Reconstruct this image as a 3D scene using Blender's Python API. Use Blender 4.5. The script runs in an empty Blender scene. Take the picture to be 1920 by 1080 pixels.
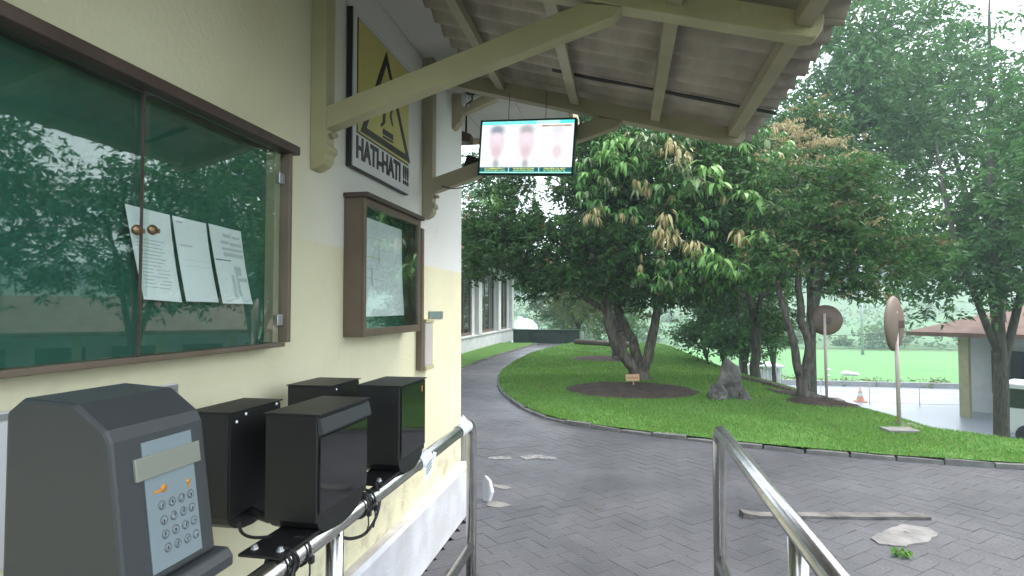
import bpy, math, random
import numpy as np
from mathutils import Vector, Matrix, noise
random.seed(7); rng = np.random.default_rng(11)
S = bpy.context.scene
COL = S.collection
R = math.radians

# ------------------------------------------------------------------ camera
F = 1100.0; YAW = math.atan(210 / F); PITCH = math.atan(37 / F); EYE = 1.5
cd = bpy.data.cameras.new('camera'); cam = bpy.data.objects.new('camera', cd); COL.objects.link(cam)
cd.sensor_fit = 'HORIZONTAL'; cd.sensor_width = 36; cd.lens = 36 * F / 1920
cd.clip_start = 0.02; cd.clip_end = 1500
cam.location = (0, 0, EYE); cam.rotation_euler = (R(90) + PITCH, 0, YAW)
S.camera = cam

# ------------------------------------------------------------------ world, sun, exposure
world = bpy.data.worlds.new('World'); S.world = world; world.use_nodes = True
wn = world.node_tree; wn.nodes.clear()
SUN_EL, SUN_AZ = 55, 60
sky = wn.nodes.new('ShaderNodeTexSky'); sky.sky_type = 'NISHITA'; sky.sun_disc = False
sky.sun_elevation = R(SUN_EL); sky.sun_rotation = R(SUN_AZ); sky.dust_density = 4; sky.air_density = 1.2
b1 = wn.nodes.new('ShaderNodeBackground'); b1.inputs[1].default_value = 0.07
wn.links.new(sky.outputs[0], b1.inputs[0])
b2 = wn.nodes.new('ShaderNodeBackground')            # the even cloud layer of an overcast day
b2.inputs[0].default_value = (0.93, 0.97, 1.0, 1); b2.inputs[1].default_value = 0.85
ad = wn.nodes.new('ShaderNodeAddShader'); wo = wn.nodes.new('ShaderNodeOutputWorld')
wn.links.new(b1.outputs[0], ad.inputs[0]); wn.links.new(b2.outputs[0], ad.inputs[1]); wn.links.new(ad.outputs[0], wo.inputs[0])
sd = bpy.data.lights.new('sun', 'SUN'); sun = bpy.data.objects.new('sun', sd); COL.objects.link(sun)
sd.energy = 1.0; sd.angle = R(20); sd.color = (1, .97, .92)
# direction to the sun: azimuth measured from +Y towards +X
az = R(SUN_AZ); el = R(SUN_EL)
dv = Vector((math.sin(az) * math.cos(el), math.cos(az) * math.cos(el), math.sin(el)))
sun.rotation_euler = dv.to_track_quat('Z', 'Y').to_euler()
S.view_settings.view_transform = 'Standard'; S.view_settings.look = 'None'
S.view_settings.exposure = 1.6; S.view_settings.gamma = 1; S.view_settings.use_curve_mapping = False
S.render.engine = 'CYCLES'
S.cycles.max_bounces = 8; S.cycles.transparent_max_bounces = 8; S.cycles.volume_bounces = 1

# ------------------------------------------------------------------ helpers
def ray(px, py):
    u = (px - 960) / F; v = (540 - py) / F
    fy = math.cos(PITCH) - v * math.sin(PITCH); fz = math.sin(PITCH) + v * math.cos(PITCH)
    return (u * math.cos(YAW) - fy * math.sin(YAW), u * math.sin(YAW) + fy * math.cos(YAW), fz)
def on_x(px, py, X): d = ray(px, py); t = X / d[0]; return Vector((X, d[1] * t, EYE + d[2] * t))
def on_y(px, py, Y): d = ray(px, py); t = Y / d[1]; return Vector((d[0] * t, Y, EYE + d[2] * t))
def on_z(px, py, Z=0.0): d = ray(px, py); t = (Z - EYE) / d[2]; return Vector((d[0] * t, d[1] * t, Z))
def project(x, y, z):
    f = (-math.sin(YAW) * math.cos(PITCH), math.cos(YAW) * math.cos(PITCH), math.sin(PITCH))
    r = (math.cos(YAW), math.sin(YAW), 0)
    u = (math.sin(YAW) * math.sin(PITCH), -math.cos(YAW) * math.sin(PITCH), math.cos(PITCH))
    p = (x, y, z - EYE); dt = lambda a: sum(i * j for i, j in zip(a, p))
    return 960 + F * dt(r) / dt(f), 540 - F * dt(u) / dt(f), dt(f)

def tag(o, label=None, cat=None, group=None, kind=None):
    if label: o['label'] = label
    if cat: o['category'] = cat
    if group: o['group'] = group
    if kind: o['kind'] = kind
    return o
def empty(name, loc, label=None, cat=None, group=None):
    o = bpy.data.objects.new(name, None); COL.objects.link(o); o.location = loc; o.empty_display_size = .1
    return tag(o, label, cat, group)
def origin(p):
    v = Vector((0, 0, 0))
    while p: v += p.location; p = p.parent
    return v

class MB:
    def __init__(s): s.v = []; s.f = []; s.m = []; s.sm = []
    def add(s, vs, fs, mi=0, smooth=False):
        n = len(s.v); s.v += [tuple(v) for v in vs]
        for f in fs: s.f.append([n + i for i in f]); s.m.append(mi); s.sm.append(smooth)
        return s
    def box(s, x0, x1, y0, y1, z0, z1, mi=0):
        x0, x1 = sorted((x0, x1)); y0, y1 = sorted((y0, y1)); z0, z1 = sorted((z0, z1))
        return s.add([(x0,y0,z0),(x1,y0,z0),(x1,y1,z0),(x0,y1,z0),(x0,y0,z1),(x1,y0,z1),(x1,y1,z1),(x0,y1,z1)],
                     [(0,3,2,1),(4,5,6,7),(0,1,5,4),(1,2,6,5),(2,3,7,6),(3,0,4,7)], mi)
    def obox(s, c, size, rz=0, ry=0, rx=0, mi=0):
        M = Matrix.Translation(c) @ Matrix.Rotation(rz, 4, 'Z') @ Matrix.Rotation(ry, 4, 'Y') @ Matrix.Rotation(rx, 4, 'X')
        a, b, d = [k / 2 for k in size]
        vs = [M @ Vector(p) for p in [(-a,-b,-d),(a,-b,-d),(a,b,-d),(-a,b,-d),(-a,-b,d),(a,-b,d),(a,b,d),(-a,b,d)]]
        return s.add(vs, [(0,3,2,1),(4,5,6,7),(0,1,5,4),(1,2,6,5),(2,3,7,6),(3,0,4,7)], mi)
    def prism(s, poly, axis, a, b, mi=0):
        # poly: list of 2D points; axis 'y': (x,z), 'x': (y,z), 'z': (x,y)
        def P(p, t): return {'y': (p[0], t, p[1]), 'x': (t, p[0], p[1]), 'z': (p[0], p[1], t)}[axis]
        n = len(poly); vs = [P(p, a) for p in poly] + [P(p, b) for p in poly]
        fs = [tuple(range(n)), tuple(reversed(range(n, 2 * n)))] + [(i, n + i, n + (i + 1) % n, (i + 1) % n) for i in range(n)]
        return s.add(vs, fs, mi)
    def tube(s, pts, r, n=10, mi=0, cap=True):
        pts = [Vector(p) for p in pts]; k = len(pts)
        rs = r if isinstance(r, (list, tuple)) else [r] * k
        vs = []; ref = None
        for i in range(k):
            t = (pts[min(i + 1, k - 1)] - pts[max(i - 1, 0)]).normalized()
            if ref is None:
                ref = t.orthogonal().normalized()
            ref = (ref - t * ref.dot(t)); ref = ref.normalized() if ref.length > 1e-6 else t.orthogonal().normalized()
            bi = t.cross(ref)
            for j in range(n):
                a = 2 * math.pi * j / n; vs.append(pts[i] + (ref * math.cos(a) + bi * math.sin(a)) * rs[i])
        fs = [(i*n+j, i*n+(j+1)%n, (i+1)*n+(j+1)%n, (i+1)*n+j) for i in range(k-1) for j in range(n)]
        s.add(vs, fs, mi, True)
        if cap:
            m = len(s.v) - k * n
            s.f.append([m + j for j in reversed(range(n))]); s.m.append(mi); s.sm.append(False)
            s.f.append([m + (k-1)*n + j for j in range(n)]); s.m.append(mi); s.sm.append(False)
        return s
    def lathe(s, prof, c, n=24, axis=Vector((0,0,1)), mi=0):
        q = Vector((0,0,1)).rotation_difference(Vector(axis).normalized()); vs = []
        for r, h in prof:
            for j in range(n):
                a = 2*math.pi*j/n; vs.append(Vector(c) + q @ Vector((r*math.cos(a), r*math.sin(a), h)))
        k = len(prof)
        return s.add(vs, [(i*n+j, i*n+(j+1)%n, (i+1)*n+(j+1)%n, (i+1)*n+j) for i in range(k-1) for j in range(n)], mi, True)

def obj(name, mb, mats, parent=None, bevel=0, kind=None, label=None):
    me = bpy.data.meshes.new(name); off = origin(parent)
    me.from_pydata([(v[0]-off.x, v[1]-off.y, v[2]-off.z) for v in mb.v], [], mb.f)
    if not isinstance(mats, (list, tuple)): mats = [mats]
    for m in mats: me.materials.append(m)
    me.polygons.foreach_set('material_index', mb.m); me.polygons.foreach_set('use_smooth', mb.sm)
    me.update()
    o = bpy.data.objects.new(name, me); COL.objects.link(o)
    if parent: o.parent = parent
    if bevel:
        b = o.modifiers.new('bevel', 'BEVEL'); b.width = bevel; b.segments = 2; b.limit_method = 'ANGLE'; b.angle_limit = R(40)
    return tag(o, label, kind=kind)
def np_mesh(name, V, nper, mats, parent=None, kind=None, tint=None, smooth=False):
    """V: (n, nper, 3) array, one polygon of nper corners per row, tint: (n, 3)"""
    n = V.shape[0]; off = origin(parent)
    me = bpy.data.meshes.new(name); me.vertices.add(n * nper)
    me.vertices.foreach_set('co', (V.reshape(-1, 3) - np.array(off)).astype(np.float32).ravel())
    me.loops.add(n * nper); me.loops.foreach_set('vertex_index', np.arange(n * nper, dtype=np.int32))
    me.polygons.add(n); me.polygons.foreach_set('loop_start', np.arange(0, n * nper, nper, dtype=np.int32))
    if tint is not None:
        at = me.attributes.new('tint', 'FLOAT_COLOR', 'FACE')
        at.data.foreach_set('color', np.concatenate([tint, np.ones((n, 1))], 1).astype(np.float32).ravel())
    me.materials.append(mats); me.update(calc_edges=True); me.validate()
    o = bpy.data.objects.new(name, me); COL.objects.link(o)
    if parent: o.parent = parent
    return tag(o, kind=kind)
def copy_tree(o, parent=None):
    c = o.copy(); COL.objects.link(c); c.parent = parent
    for ch in list(o.children): copy_tree(ch, c)
    return c

# ------------------------------------------------------------------ materials
def mat(name, col, rough=.6, metal=0, col2=None, nscale=8, bump=0, bscale=40, spec=.5, stretch=(1,1,1), trans=0, coat=0, detail=6, edge=(.35,.65)):
    m = bpy.data.materials.new(name); m.use_nodes = True; nt = m.node_tree; N = nt.nodes; L = nt.links
    p = N['Principled BSDF']; p.inputs['Base Color'].default_value = (*col, 1)
    p.inputs['Roughness'].default_value = rough; p.inputs['Metallic'].default_value = metal
    p.inputs['Specular IOR Level'].default_value = spec; p.inputs['Coat Weight'].default_value = coat
    tc = N.new('ShaderNodeTexCoord'); mp = N.new('ShaderNodeMapping'); mp.inputs['Scale'].default_value = stretch
    L.new(tc.outputs['Object'], mp.inputs[0])
    if col2:
        nz = N.new('ShaderNodeTexNoise'); nz.inputs['Scale'].default_value = nscale; nz.inputs['Detail'].default_value = detail
        L.new(mp.outputs[0], nz.inputs[0])
        cr = N.new('ShaderNodeValToRGB'); cr.color_ramp.elements[0].position = edge[0]; cr.color_ramp.elements[1].position = edge[1]
        cr.color_ramp.elements[0].color = (*col, 1); cr.color_ramp.elements[1].color = (*col2, 1)
        L.new(nz.outputs[0], cr.inputs[0]); L.new(cr.outputs[0], p.inputs['Base Color'])
    if bump:
        nb = N.new('ShaderNodeTexNoise'); nb.inputs['Scale'].default_value = bscale; nb.inputs['Detail'].default_value = 5
        L.new(mp.outputs[0], nb.inputs[0]); bm = N.new('ShaderNodeBump'); bm.inputs['Strength'].default_value = bump; bm.inputs['Distance'].default_value = .01
        L.new(nb.outputs[0], bm.inputs['Height']); L.new(bm.outputs[0], p.inputs['Normal'])
    return m

def tint_mat(name, rough=.45, trans=.3, spec=.4):
    m = bpy.data.materials.new(name); m.use_nodes = True; N = m.node_tree.nodes; L = m.node_tree.links
    p = N['Principled BSDF']; p.inputs['Roughness'].default_value = rough; p.inputs['Specular IOR Level'].default_value = spec
    a = N.new('ShaderNodeAttribute'); a.attribute_name = 'tint'; L.new(a.outputs['Color'], p.inputs['Base Color'])
    t = N.new('ShaderNodeBsdfTranslucent'); L.new(a.outputs['Color'], t.inputs[0])
    mx = N.new('ShaderNodeMixShader'); mx.inputs[0].default_value = trans
    L.new(p.outputs[0], mx.inputs[1]); L.new(t.outputs[0], mx.inputs[2]); L.new(mx.outputs[0], N['Material Output'].inputs[0])
    return m
def leaf_mat(name, c1, c2, trans=.3):
    m = mat(name, c1, .42, col2=c2, nscale=14); N = m.node_tree.nodes; L = m.node_tree.links
    p = N['Principled BSDF']; t = N.new('ShaderNodeBsdfTranslucent'); L.new(p.inputs['Base Color'].links[0].from_socket, t.inputs[0])
    mx = N.new('ShaderNodeMixShader'); mx.inputs[0].default_value = trans
    L.new(p.outputs[0], mx.inputs[1]); L.new(t.outputs[0], mx.inputs[2]); L.new(mx.outputs[0], N['Material Output'].inputs[0])
    return m
def glass_mat(name, tint=(1,1,1), ior=1.5, boost=1.6):
    m = bpy.data.materials.new(name); m.use_nodes = True; N = m.node_tree.nodes; L = m.node_tree.links; N.clear()
    o = N.new('ShaderNodeOutputMaterial'); t = N.new('ShaderNodeBsdfTransparent'); t.inputs[0].default_value = (*tint, 1)
    g = N.new('ShaderNodeBsdfGlossy'); g.inputs['Roughness'].default_value = .015; g.inputs[0].default_value = (.92, 1, .97, 1)
    lw = N.new('ShaderNodeLayerWeight'); lw.inputs[0].default_value = .5
    pw = N.new('ShaderNodeMath'); pw.operation = 'POWER'; pw.inputs[1].default_value = 3.2; L.new(lw.outputs['Facing'], pw.inputs[0])
    fr = N.new('ShaderNodeMath'); fr.operation = 'MULTIPLY_ADD'; fr.inputs[1].default_value = .92; fr.inputs[2].default_value = .035; L.new(pw.outputs[0], fr.inputs[0])
    mu = N.new('ShaderNodeMath'); mu.operation = 'MULTIPLY'; mu.inputs[1].default_value = boost; mu.use_clamp = True
    mx = N.new('ShaderNodeMixShader')
    L.new(fr.outputs[0], mu.inputs[0]); L.new(mu.outputs[0], mx.inputs[0]); L.new(t.outputs[0], mx.inputs[1]); L.new(g.outputs[0], mx.inputs[2]); L.new(mx.outputs[0], o.inputs[0])
    return m

M = {}
# the wall paint: cream coat with a paler band above the dado line, fading in along the wall
def wall_paint():
    m = mat('wall_paint', (.66,.60,.36), .6, bump=.3, bscale=55); N = m.node_tree.nodes; L = m.node_tree.links; p = N['Principled BSDF']
    g = N.new('ShaderNodeNewGeometry'); sp = N.new('ShaderNodeSeparateXYZ'); L.new(g.outputs['Position'], sp.inputs[0])
    def mr(sock, a, b):
        n = N.new('ShaderNodeMapRange'); n.interpolation_type = 'SMOOTHSTEP'; n.inputs['From Min'].default_value = a; n.inputs['From Max'].default_value = b
        L.new(sock, n.inputs[0]); return n.outputs[0]
    nz = N.new('ShaderNodeTexNoise'); nz.inputs['Scale'].default_value = 1.6; nz.inputs['Detail'].default_value = 7; L.new(g.outputs['Position'], nz.inputs[0])
    st = N.new('ShaderNodeTexNoise'); st.inputs['Scale'].default_value = 5; st.inputs['Detail'].default_value = 8
    mpn = N.new('ShaderNodeMapping'); mpn.inputs['Scale'].default_value = (1, 3.2, .25); L.new(g.outputs['Position'], mpn.inputs[0]); L.new(mpn.outputs[0], st.inputs[0])
    def mix(f, a, b):
        n = N.new('ShaderNodeMix'); n.data_type = 'RGBA'
        if isinstance(f, float): n.inputs[0].default_value = f
        else: L.new(f, n.inputs[0])
        for s, k in ((a, 6), (b, 7)):
            if isinstance(s, tuple): n.inputs[k].default_value = (*s, 1)
            else: L.new(s, n.inputs[k])
        return n.outputs[2]
    mul = N.new('ShaderNodeMath'); mul.operation = 'MULTIPLY'
    L.new(mr(sp.outputs[2], 1.752, 1.760), mul.inputs[0]); L.new(mr(sp.outputs[1], 1.75, 2.5), mul.inputs[1])
    low = mix(mr(nz.outputs[0], .35, .7), (.68,.65,.46), (.62,.585,.40))
    c = mix(mul.outputs[0], low, (.66,.66,.63))
    c = mix(mr(st.outputs[0], .60, .95), c, (.56,.53,.40))
    # splash dirt above the plinth, broken up by noise
    dn = N.new('ShaderNodeTexNoise'); dn.inputs['Scale'].default_value = 9; dn.inputs['Detail'].default_value = 8; L.new(g.outputs['Position'], dn.inputs[0])
    dm = N.new('ShaderNodeMath'); dm.operation = 'MULTIPLY'; L.new(mr(sp.outputs[2], .75, .36), dm.inputs[0]); L.new(mr(dn.outputs[0], .42, .75), dm.inputs[1])
    c = mix(dm.outputs[0], c, (.36,.33,.24))
    sn = N.new('ShaderNodeTexNoise'); sn.inputs['Scale'].default_value = 3.1; sn.inputs['Detail'].default_value = 10; sn.inputs['Roughness'].default_value = .7; L.new(g.outputs['Position'], sn.inputs[0])
    sm_ = N.new('ShaderNodeMath'); sm_.operation = 'MULTIPLY'; sm_.inputs[1].default_value = .5; L.new(mr(sn.outputs[0], .58, .72), sm_.inputs[0])
    c = mix(sm_.outputs[0], c, (.55,.51,.37))
    L.new(c, p.inputs['Base Color']); return m
M['wall'] = wall_paint()
M['timber'] = mat('painted_timber', (.42,.395,.235), .5, col2=(.36,.335,.20), nscale=5, bump=.2, bscale=60, stretch=(1,1,1))
M['timber_mid'] = mat('dull_timber_paint', (.34,.305,.21), .5, col2=(.29,.26,.175), nscale=5, bump=.2, bscale=60)
M['timber2'] = mat('weathered_timber', (.40,.35,.24), .6, col2=(.33,.29,.20), nscale=4, bump=.2, bscale=50)
M['brown'] = mat('brown_paint', (.115,.085,.06), .45, col2=(.14,.105,.075), nscale=6, bump=.1)
M['darkbrown'] = mat('dark_brown_paint', (.055,.035,.028), .5, col2=(.075,.05,.04), nscale=8)
M['cover'] = mat('conduit_cover', (.46,.43,.40), .5, col2=(.41,.38,.35), nscale=4)
M['white'] = mat('white_paint', (.60,.61,.63), .5, col2=(.54,.55,.56), nscale=3, bump=.08)
M['plinth'] = mat('plinth_paint', (.55,.57,.62), .55, col2=(.44,.45,.47), nscale=5, bump=.25, bscale=60)
M['ledge'] = mat('plinth_top_grime', (.42,.39,.36), .7, col2=(.58,.56,.54), nscale=9, bump=.3)
M['soffit'] = mat('soffit_board', (.58,.57,.55), .7, col2=(.52,.51,.49), nscale=2)
M['asbestos'] = mat('fibre_cement', (.46,.42,.35), .85, col2=(.25,.225,.185), nscale=3.2, bump=.5, bscale=30, stretch=(1.6,.5,1), edge=(.3,.72))
M['steel'] = mat('stainless_steel', (.55,.55,.54), .24, 1, col2=(.46,.46,.45), nscale=20, bump=.04, bscale=60)
M['black'] = mat('black_powder_coat', (.0065,.0068,.0072), .46, bump=.15, bscale=300)
M['blackgloss'] = mat('black_gloss_panel', (.008,.009,.010), .06, spec=.8)
M['rubber'] = mat('black_cable', (.012,.012,.012), .5)
M['greybody'] = mat('terminal_grey_plastic', (.036,.041,.045), .42, bump=.1, bscale=300)
M['bluepanel'] = mat('terminal_face', (.17,.215,.235), .4)
M['lcd'] = mat('lcd_window', (.20,.215,.18), .12, spec=.8)
M['keyink'] = mat('key_print', (.04,.045,.05), .5)
M['keytop'] = mat('key_top', (.20,.245,.265), .35)
M['orange'] = mat('orange_print', (.45,.2,.02), .5)
M['greenboard'] = mat('green_felt', (.012,.085,.06), .85, col2=(.010,.07,.05), nscale=30)
M['paper'] = mat('paper', (.80,.82,.85), .7, col2=(.74,.77,.80), nscale=4)
M['ink'] = mat('ink', (.06,.08,.09), .7)
M['fadedink'] = mat('faded_ink', (.50,.53,.56), .7)
M['yellowink'] = mat('yellow_marker', (.68,.66,.36), .7)
M['glass'] = glass_mat('display_glass', (.96,.99,.975), 1.5, 1.35)
M['glass2'] = glass_mat('case_glass', (.95,.98,.97), 1.5, .9)
M['winglass'] = mat('window_glass_dark', (.02,.025,.024), .03, spec=1.0)
M['signyellow'] = mat('sign_yellow', (.50,.46,.15), .4, col2=(.45,.41,.13), nscale=4)
M['signblack'] = mat('sign_black', (.015,.017,.018), .45)
M['brass'] = mat('tarnished_brass', (.25,.17,.10), .4, .8)
M['bark'] = mat('bark', (.055,.047,.038), .9, spec=.12, col2=(.15,.135,.11), nscale=7, bump=1.0, bscale=18, stretch=(2.5,2.5,.6))
M['bark2'] = mat('dark_bark', (.055,.05,.042), .9, spec=.12, col2=(.11,.10,.085), nscale=8, bump=1.0, bscale=18, stretch=(2.5,2.5,.6))
M['bark3'] = mat('mottled_bark', (.04,.036,.03), .9, spec=.12, col2=(.115,.105,.088), nscale=9, bump=1.0, bscale=20, stretch=(2.5,2.5,.7))
M['leaf'] = tint_mat('foliage', .48, .35, .22)
M['grassblade'] = tint_mat('grass_blades', .5, .35, .35)
M['soil'] = mat('bare_soil', (.035,.025,.020), .9, spec=.12, col2=(.062,.046,.037), nscale=5, bump=1.0, bscale=35)
M['rock'] = mat('rock', (.045,.043,.04), .8, spec=.12, col2=(.15,.145,.13), nscale=5, bump=1.0, bscale=14)
M['kerb'] = mat('kerb_concrete', (.09,.09,.085), .8, col2=(.15,.15,.14), nscale=6, bump=.8, bscale=30)
M['lawn'] = mat('lawn_turf', (.062,.145,.03), .9, spec=.12, col2=(.09,.19,.042), nscale=3, bump=1.0, bscale=60)
M['ground'] = mat('ground_grass', (.04,.09,.025), .9, col2=(.06,.12,.03), nscale=.4, bump=.5, bscale=8)
M['rice'] = mat('rice_field', (.055,.17,.04), .9, col2=(.075,.21,.05), nscale=.15, bump=.4, bscale=6)
M['paleroad'] = mat('wet_concrete_road', (.25,.275,.32), .35, col2=(.22,.24,.28), nscale=.5, bump=.1)
M['hedgegreen'] = mat('dark_green_paint', (.012,.028,.022), .4, col2=(.02,.04,.03), nscale=3)
M['hillgrass'] = mat('hill_grass', (.045,.12,.04), .9, col2=(.06,.14,.045), nscale=.15)
M['hill'] = mat('wooded_hill', (.03,.05,.03), .95, col2=(.05,.07,.035), nscale=.08, bump=1, bscale=.5)
M['whitevan'] = mat('white_metal', (.78,.79,.80), .3)
M['tyre'] = mat('tyre_rubber', (.02,.02,.02), .8)
M['cone'] = mat('cone_orange', (.72,.34,.26), .6)  # haze mixed into the orange, paler than the cone itself
M['wood'] = mat('pale_wood', (.50,.34,.18), .65, col2=(.42,.27,.14), nscale=20, stretch=(1,1,4))
M['mirrorback'] = mat('mirror_shell_brown', (.125,.088,.068), .6, col2=(.16,.115,.09), nscale=4)
M['pole'] = mat('pole_pinkish', (.40,.33,.30), .5)
M['roofbrown'] = mat('roof_tiles_brown', (.14,.08,.06), .8, col2=(.2,.12,.09), nscale=3)
M['alu'] = mat('galvanised', (.42,.43,.44), .4, .7)
M['barrier'] = mat('pale_concrete', (.30,.31,.32), .7, col2=(.24,.25,.26), nscale=3)
M['edging'] = mat('edging_concrete', (.055,.050,.046), .75, col2=(.14,.13,.12), nscale=6, bump=.8, bscale=30)
M['concretepatch'] = mat('old_concrete', (.12,.115,.11), .75, col2=(.20,.19,.18), nscale=7, bump=.6, bscale=30)
M['plastic'] = glass_mat('clear_tape', (.93,.94,.95), 1.45, 1.0)

def paver_mat(name, v):
    a = (.050 * v, .050 * v, .057 * v); b = (.074 * v, .073 * v, .081 * v)
    m = mat(name, a, .38, col2=b, nscale=1.7, bump=.5, bscale=45, spec=.5); N = m.node_tree.nodes; L = m.node_tree.links
    g = N.new('ShaderNodeNewGeometry'); nz = N.new('ShaderNodeTexNoise'); nz.inputs['Scale'].default_value = .8; nz.inputs['Detail'].default_value = 4
    L.new(g.outputs['Position'], nz.inputs[0]); mr = N.new('ShaderNodeMapRange'); mr.inputs['From Min'].default_value = .35; mr.inputs['From Max'].default_value = .65
    mr.inputs['To Min'].default_value = .32; mr.inputs['To Max'].default_value = .50
    L.new(nz.outputs[0], mr.inputs[0]); L.new(mr.outputs[0], N['Principled BSDF'].inputs['Roughness'])
    n2 = [n for n in N if n.type == 'TEX_NOISE'][0]; L.new(g.outputs['Position'], n2.inputs[0])
    return m
M['paver'] = [paver_mat('wet_paver', 1.0), paver_mat('wet_paver_dark', .93), paver_mat('wet_paver_light', 1.06)]
M['joint'] = mat('paver_joint_dirt', (.022,.022,.021), .8, col2=(.045,.045,.035), nscale=12, bump=.6, bscale=60)

# ------------------------------------------------------------------ ground levels
LAWN = .05
def interp(pts, t):
    if t <= pts[0][0]: return pts[0][1]
    for (a, b), (c, d) in zip(pts, pts[1:]):
        if t <= c: return b + (d - b) * (t - a) / (c - a)
    return pts[-1][1]
def smooth_curve(pts, n):      # Catmull-Rom through 2D points
    out = []
    P = [pts[0]] + list(pts) + [pts[-1]]
    for i in range(1, len(P) - 2):
        p0, p1, p2, p3 = [Vector((q[0], q[1])) for q in P[i-1:i+3]]
        for k in range(n):
            t = k / n; out.append(.5 * ((2*p1) + (p2-p0)*t + (2*p0-5*p1+4*p2-p3)*t*t + (3*p1-p0-3*p2+p3)*t**3))
    out.append(Vector(pts[-1][:2])); return [(v.x, v.y) for v in out]
KERB = smooth_curve([(14,5.6),(9,5.95),(6,6.15),(4,6.3),(2.65,6.45),(1.79,6.6),(.99,6.86),(-.27,7.38),(-1.07,8.0),(-1.75,9.3),(-2.32,10.97),(-2.80,13.8),(-2.9,19.0),(-2.18,24.4)], 8)
KY = [(y, x) for x, y in KERB]
def kerb_x(y): return interp(KY, y)
EDGE = [(5.0,16),(5.9,9),(6.9,5.2),(7.5,3.9),(8.05,3.35),(9.15,3.19),(10.43,2.9),(12.7,2.45),(14.9,2.02),(20,1.55),(24,1.25),(40,1.0),(500,1.0)]
def edge_x(y): return interp(EDGE, y)
def g_raw(x, y):
    s = (x - edge_x(y)) * (.75 if y > 8 else .55)
    if s <= 0: z = 0.0
    elif s < .5: z = -.6 * s * s
    else: z = -.15 - .6 * (s - .5)
    z = max(z, -2.5)
    if y > 25: # the ground falls away behind the hedge line too
        z = min(z, -max(0, (y - 25.5)) * .45); z = max(z, -2.5)
    return z
def far_z(x, y):
    if y < 33: return -2.5
    if y < 66: return -2.9
    z = -2.9 + (y - 66) * .045
    if y > 120:
        k = max(0, min(1, (y - 120) / 140)); k = k*k*(3-2*k)
        z += k * (10 + 9 * max(0, min(1, (x - 5) / 90)) + 3 * noise.noise(Vector((x * .02, y * .02, 3))))
    return z
def gz(x, y):
    return g_raw(x, y) if y < 32 else far_z(x, y)

def grid_sheet(name, xs, ys, zf, m, kind='structure', smooth=True):
    mb = MB(); nx = len(xs)
    vs = [(x, y, zf(x, y)) for y in ys for x in xs]
    fs = [(j*nx+i, j*nx+i+1, (j+1)*nx+i+1, (j+1)*nx+i) for j in range(len(ys)-1) for i in range(nx-1)]
    mb.add(vs, fs, 0, smooth); return tag(obj(name, mb, m), kind=kind)
xs = [-400,-200,-100,-50,-20,-10,-6] + [x * .5 for x in range(-10, 60)] + [32,36,40,50,70,100,150,250,400]
ys = [-60,-30,-12,-6,-2,0,2,4] + [4.5 + .5 * k for k in range(0, 55)] + [33,36,40,45,50,60,65.9,70,80,100,120,140,160,180,200,220,240,260,300,400,500]
def base_z(x, y):
    z = gz(x, y)
    if y < 26 and z > -.2: return z - .06
    return z - .02 
grid_sheet('ground', xs, ys, base_z, M['ground'])
# rice field, lower road
grid_sheet('rice_field', [-60,-20,0,20,40,60,90,140], [33.4,38,44,50,58,65.8], lambda x, y: -2.87, M['rice'])
grid_sheet('lower_road', [-3,2,6,10,20,40,70], [19,23,27.5,30,32.6], lambda x, y: -2.485, M['paleroad'])
o = grid_sheet('hill_field', [-100,-40,0,40,80,120,160], [68,80,100,118], lambda x, y: far_z(x,y)+.03, M['hillgrass'])

# lawn
rows = []
y = 5.62
ysl = []
while y < 25.0:
    ysl.append(y); y += .12 if y < 9 else .3
mb = MB(); NC = 46
def lawn_z(x, y):
    z = gz(x, y) + LAWN
    return z + .012 * noise.noise(Vector((x*1.3, y*1.3, 0)))
for y in ysl:
    x0 = kerb_x(y) + .02; x1 = edge_x(y) + 7
    for k in range(NC):
        t = (k / (NC - 1)) ** 1.2; x = x0 + (x1 - x0) * t; mb.v.append((x, y, lawn_z(x, y)))
for j in range(len(ysl) - 1):
    for i in range(NC - 1): mb.f.append((j*NC+i, j*NC+i+1, (j+1)*NC+i+1, (j+1)*NC+i)); mb.m.append(0); mb.sm.append(True)
lawn = tag(obj('lawn', mb, M['lawn']), kind='structure')
SL = smooth_curve([(-3.75,12.0),(-3.9,13.9),(-3.93,16),(-3.87,18.4),(-3.7,21.5),(-3.59,24.1)], 6)
mb = MB()
for i, (x, y) in enumerate(SL):
    mb.v += [(-5.3, y, .05), (x, y, .05)]
    if i: mb.f.append((2*i-2, 2*i-1, 2*i+1, 2*i)); mb.m.append(0); mb.sm.append(True)
tag(obj('lawn_strip', mb, M['lawn']), kind='structure')

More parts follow.
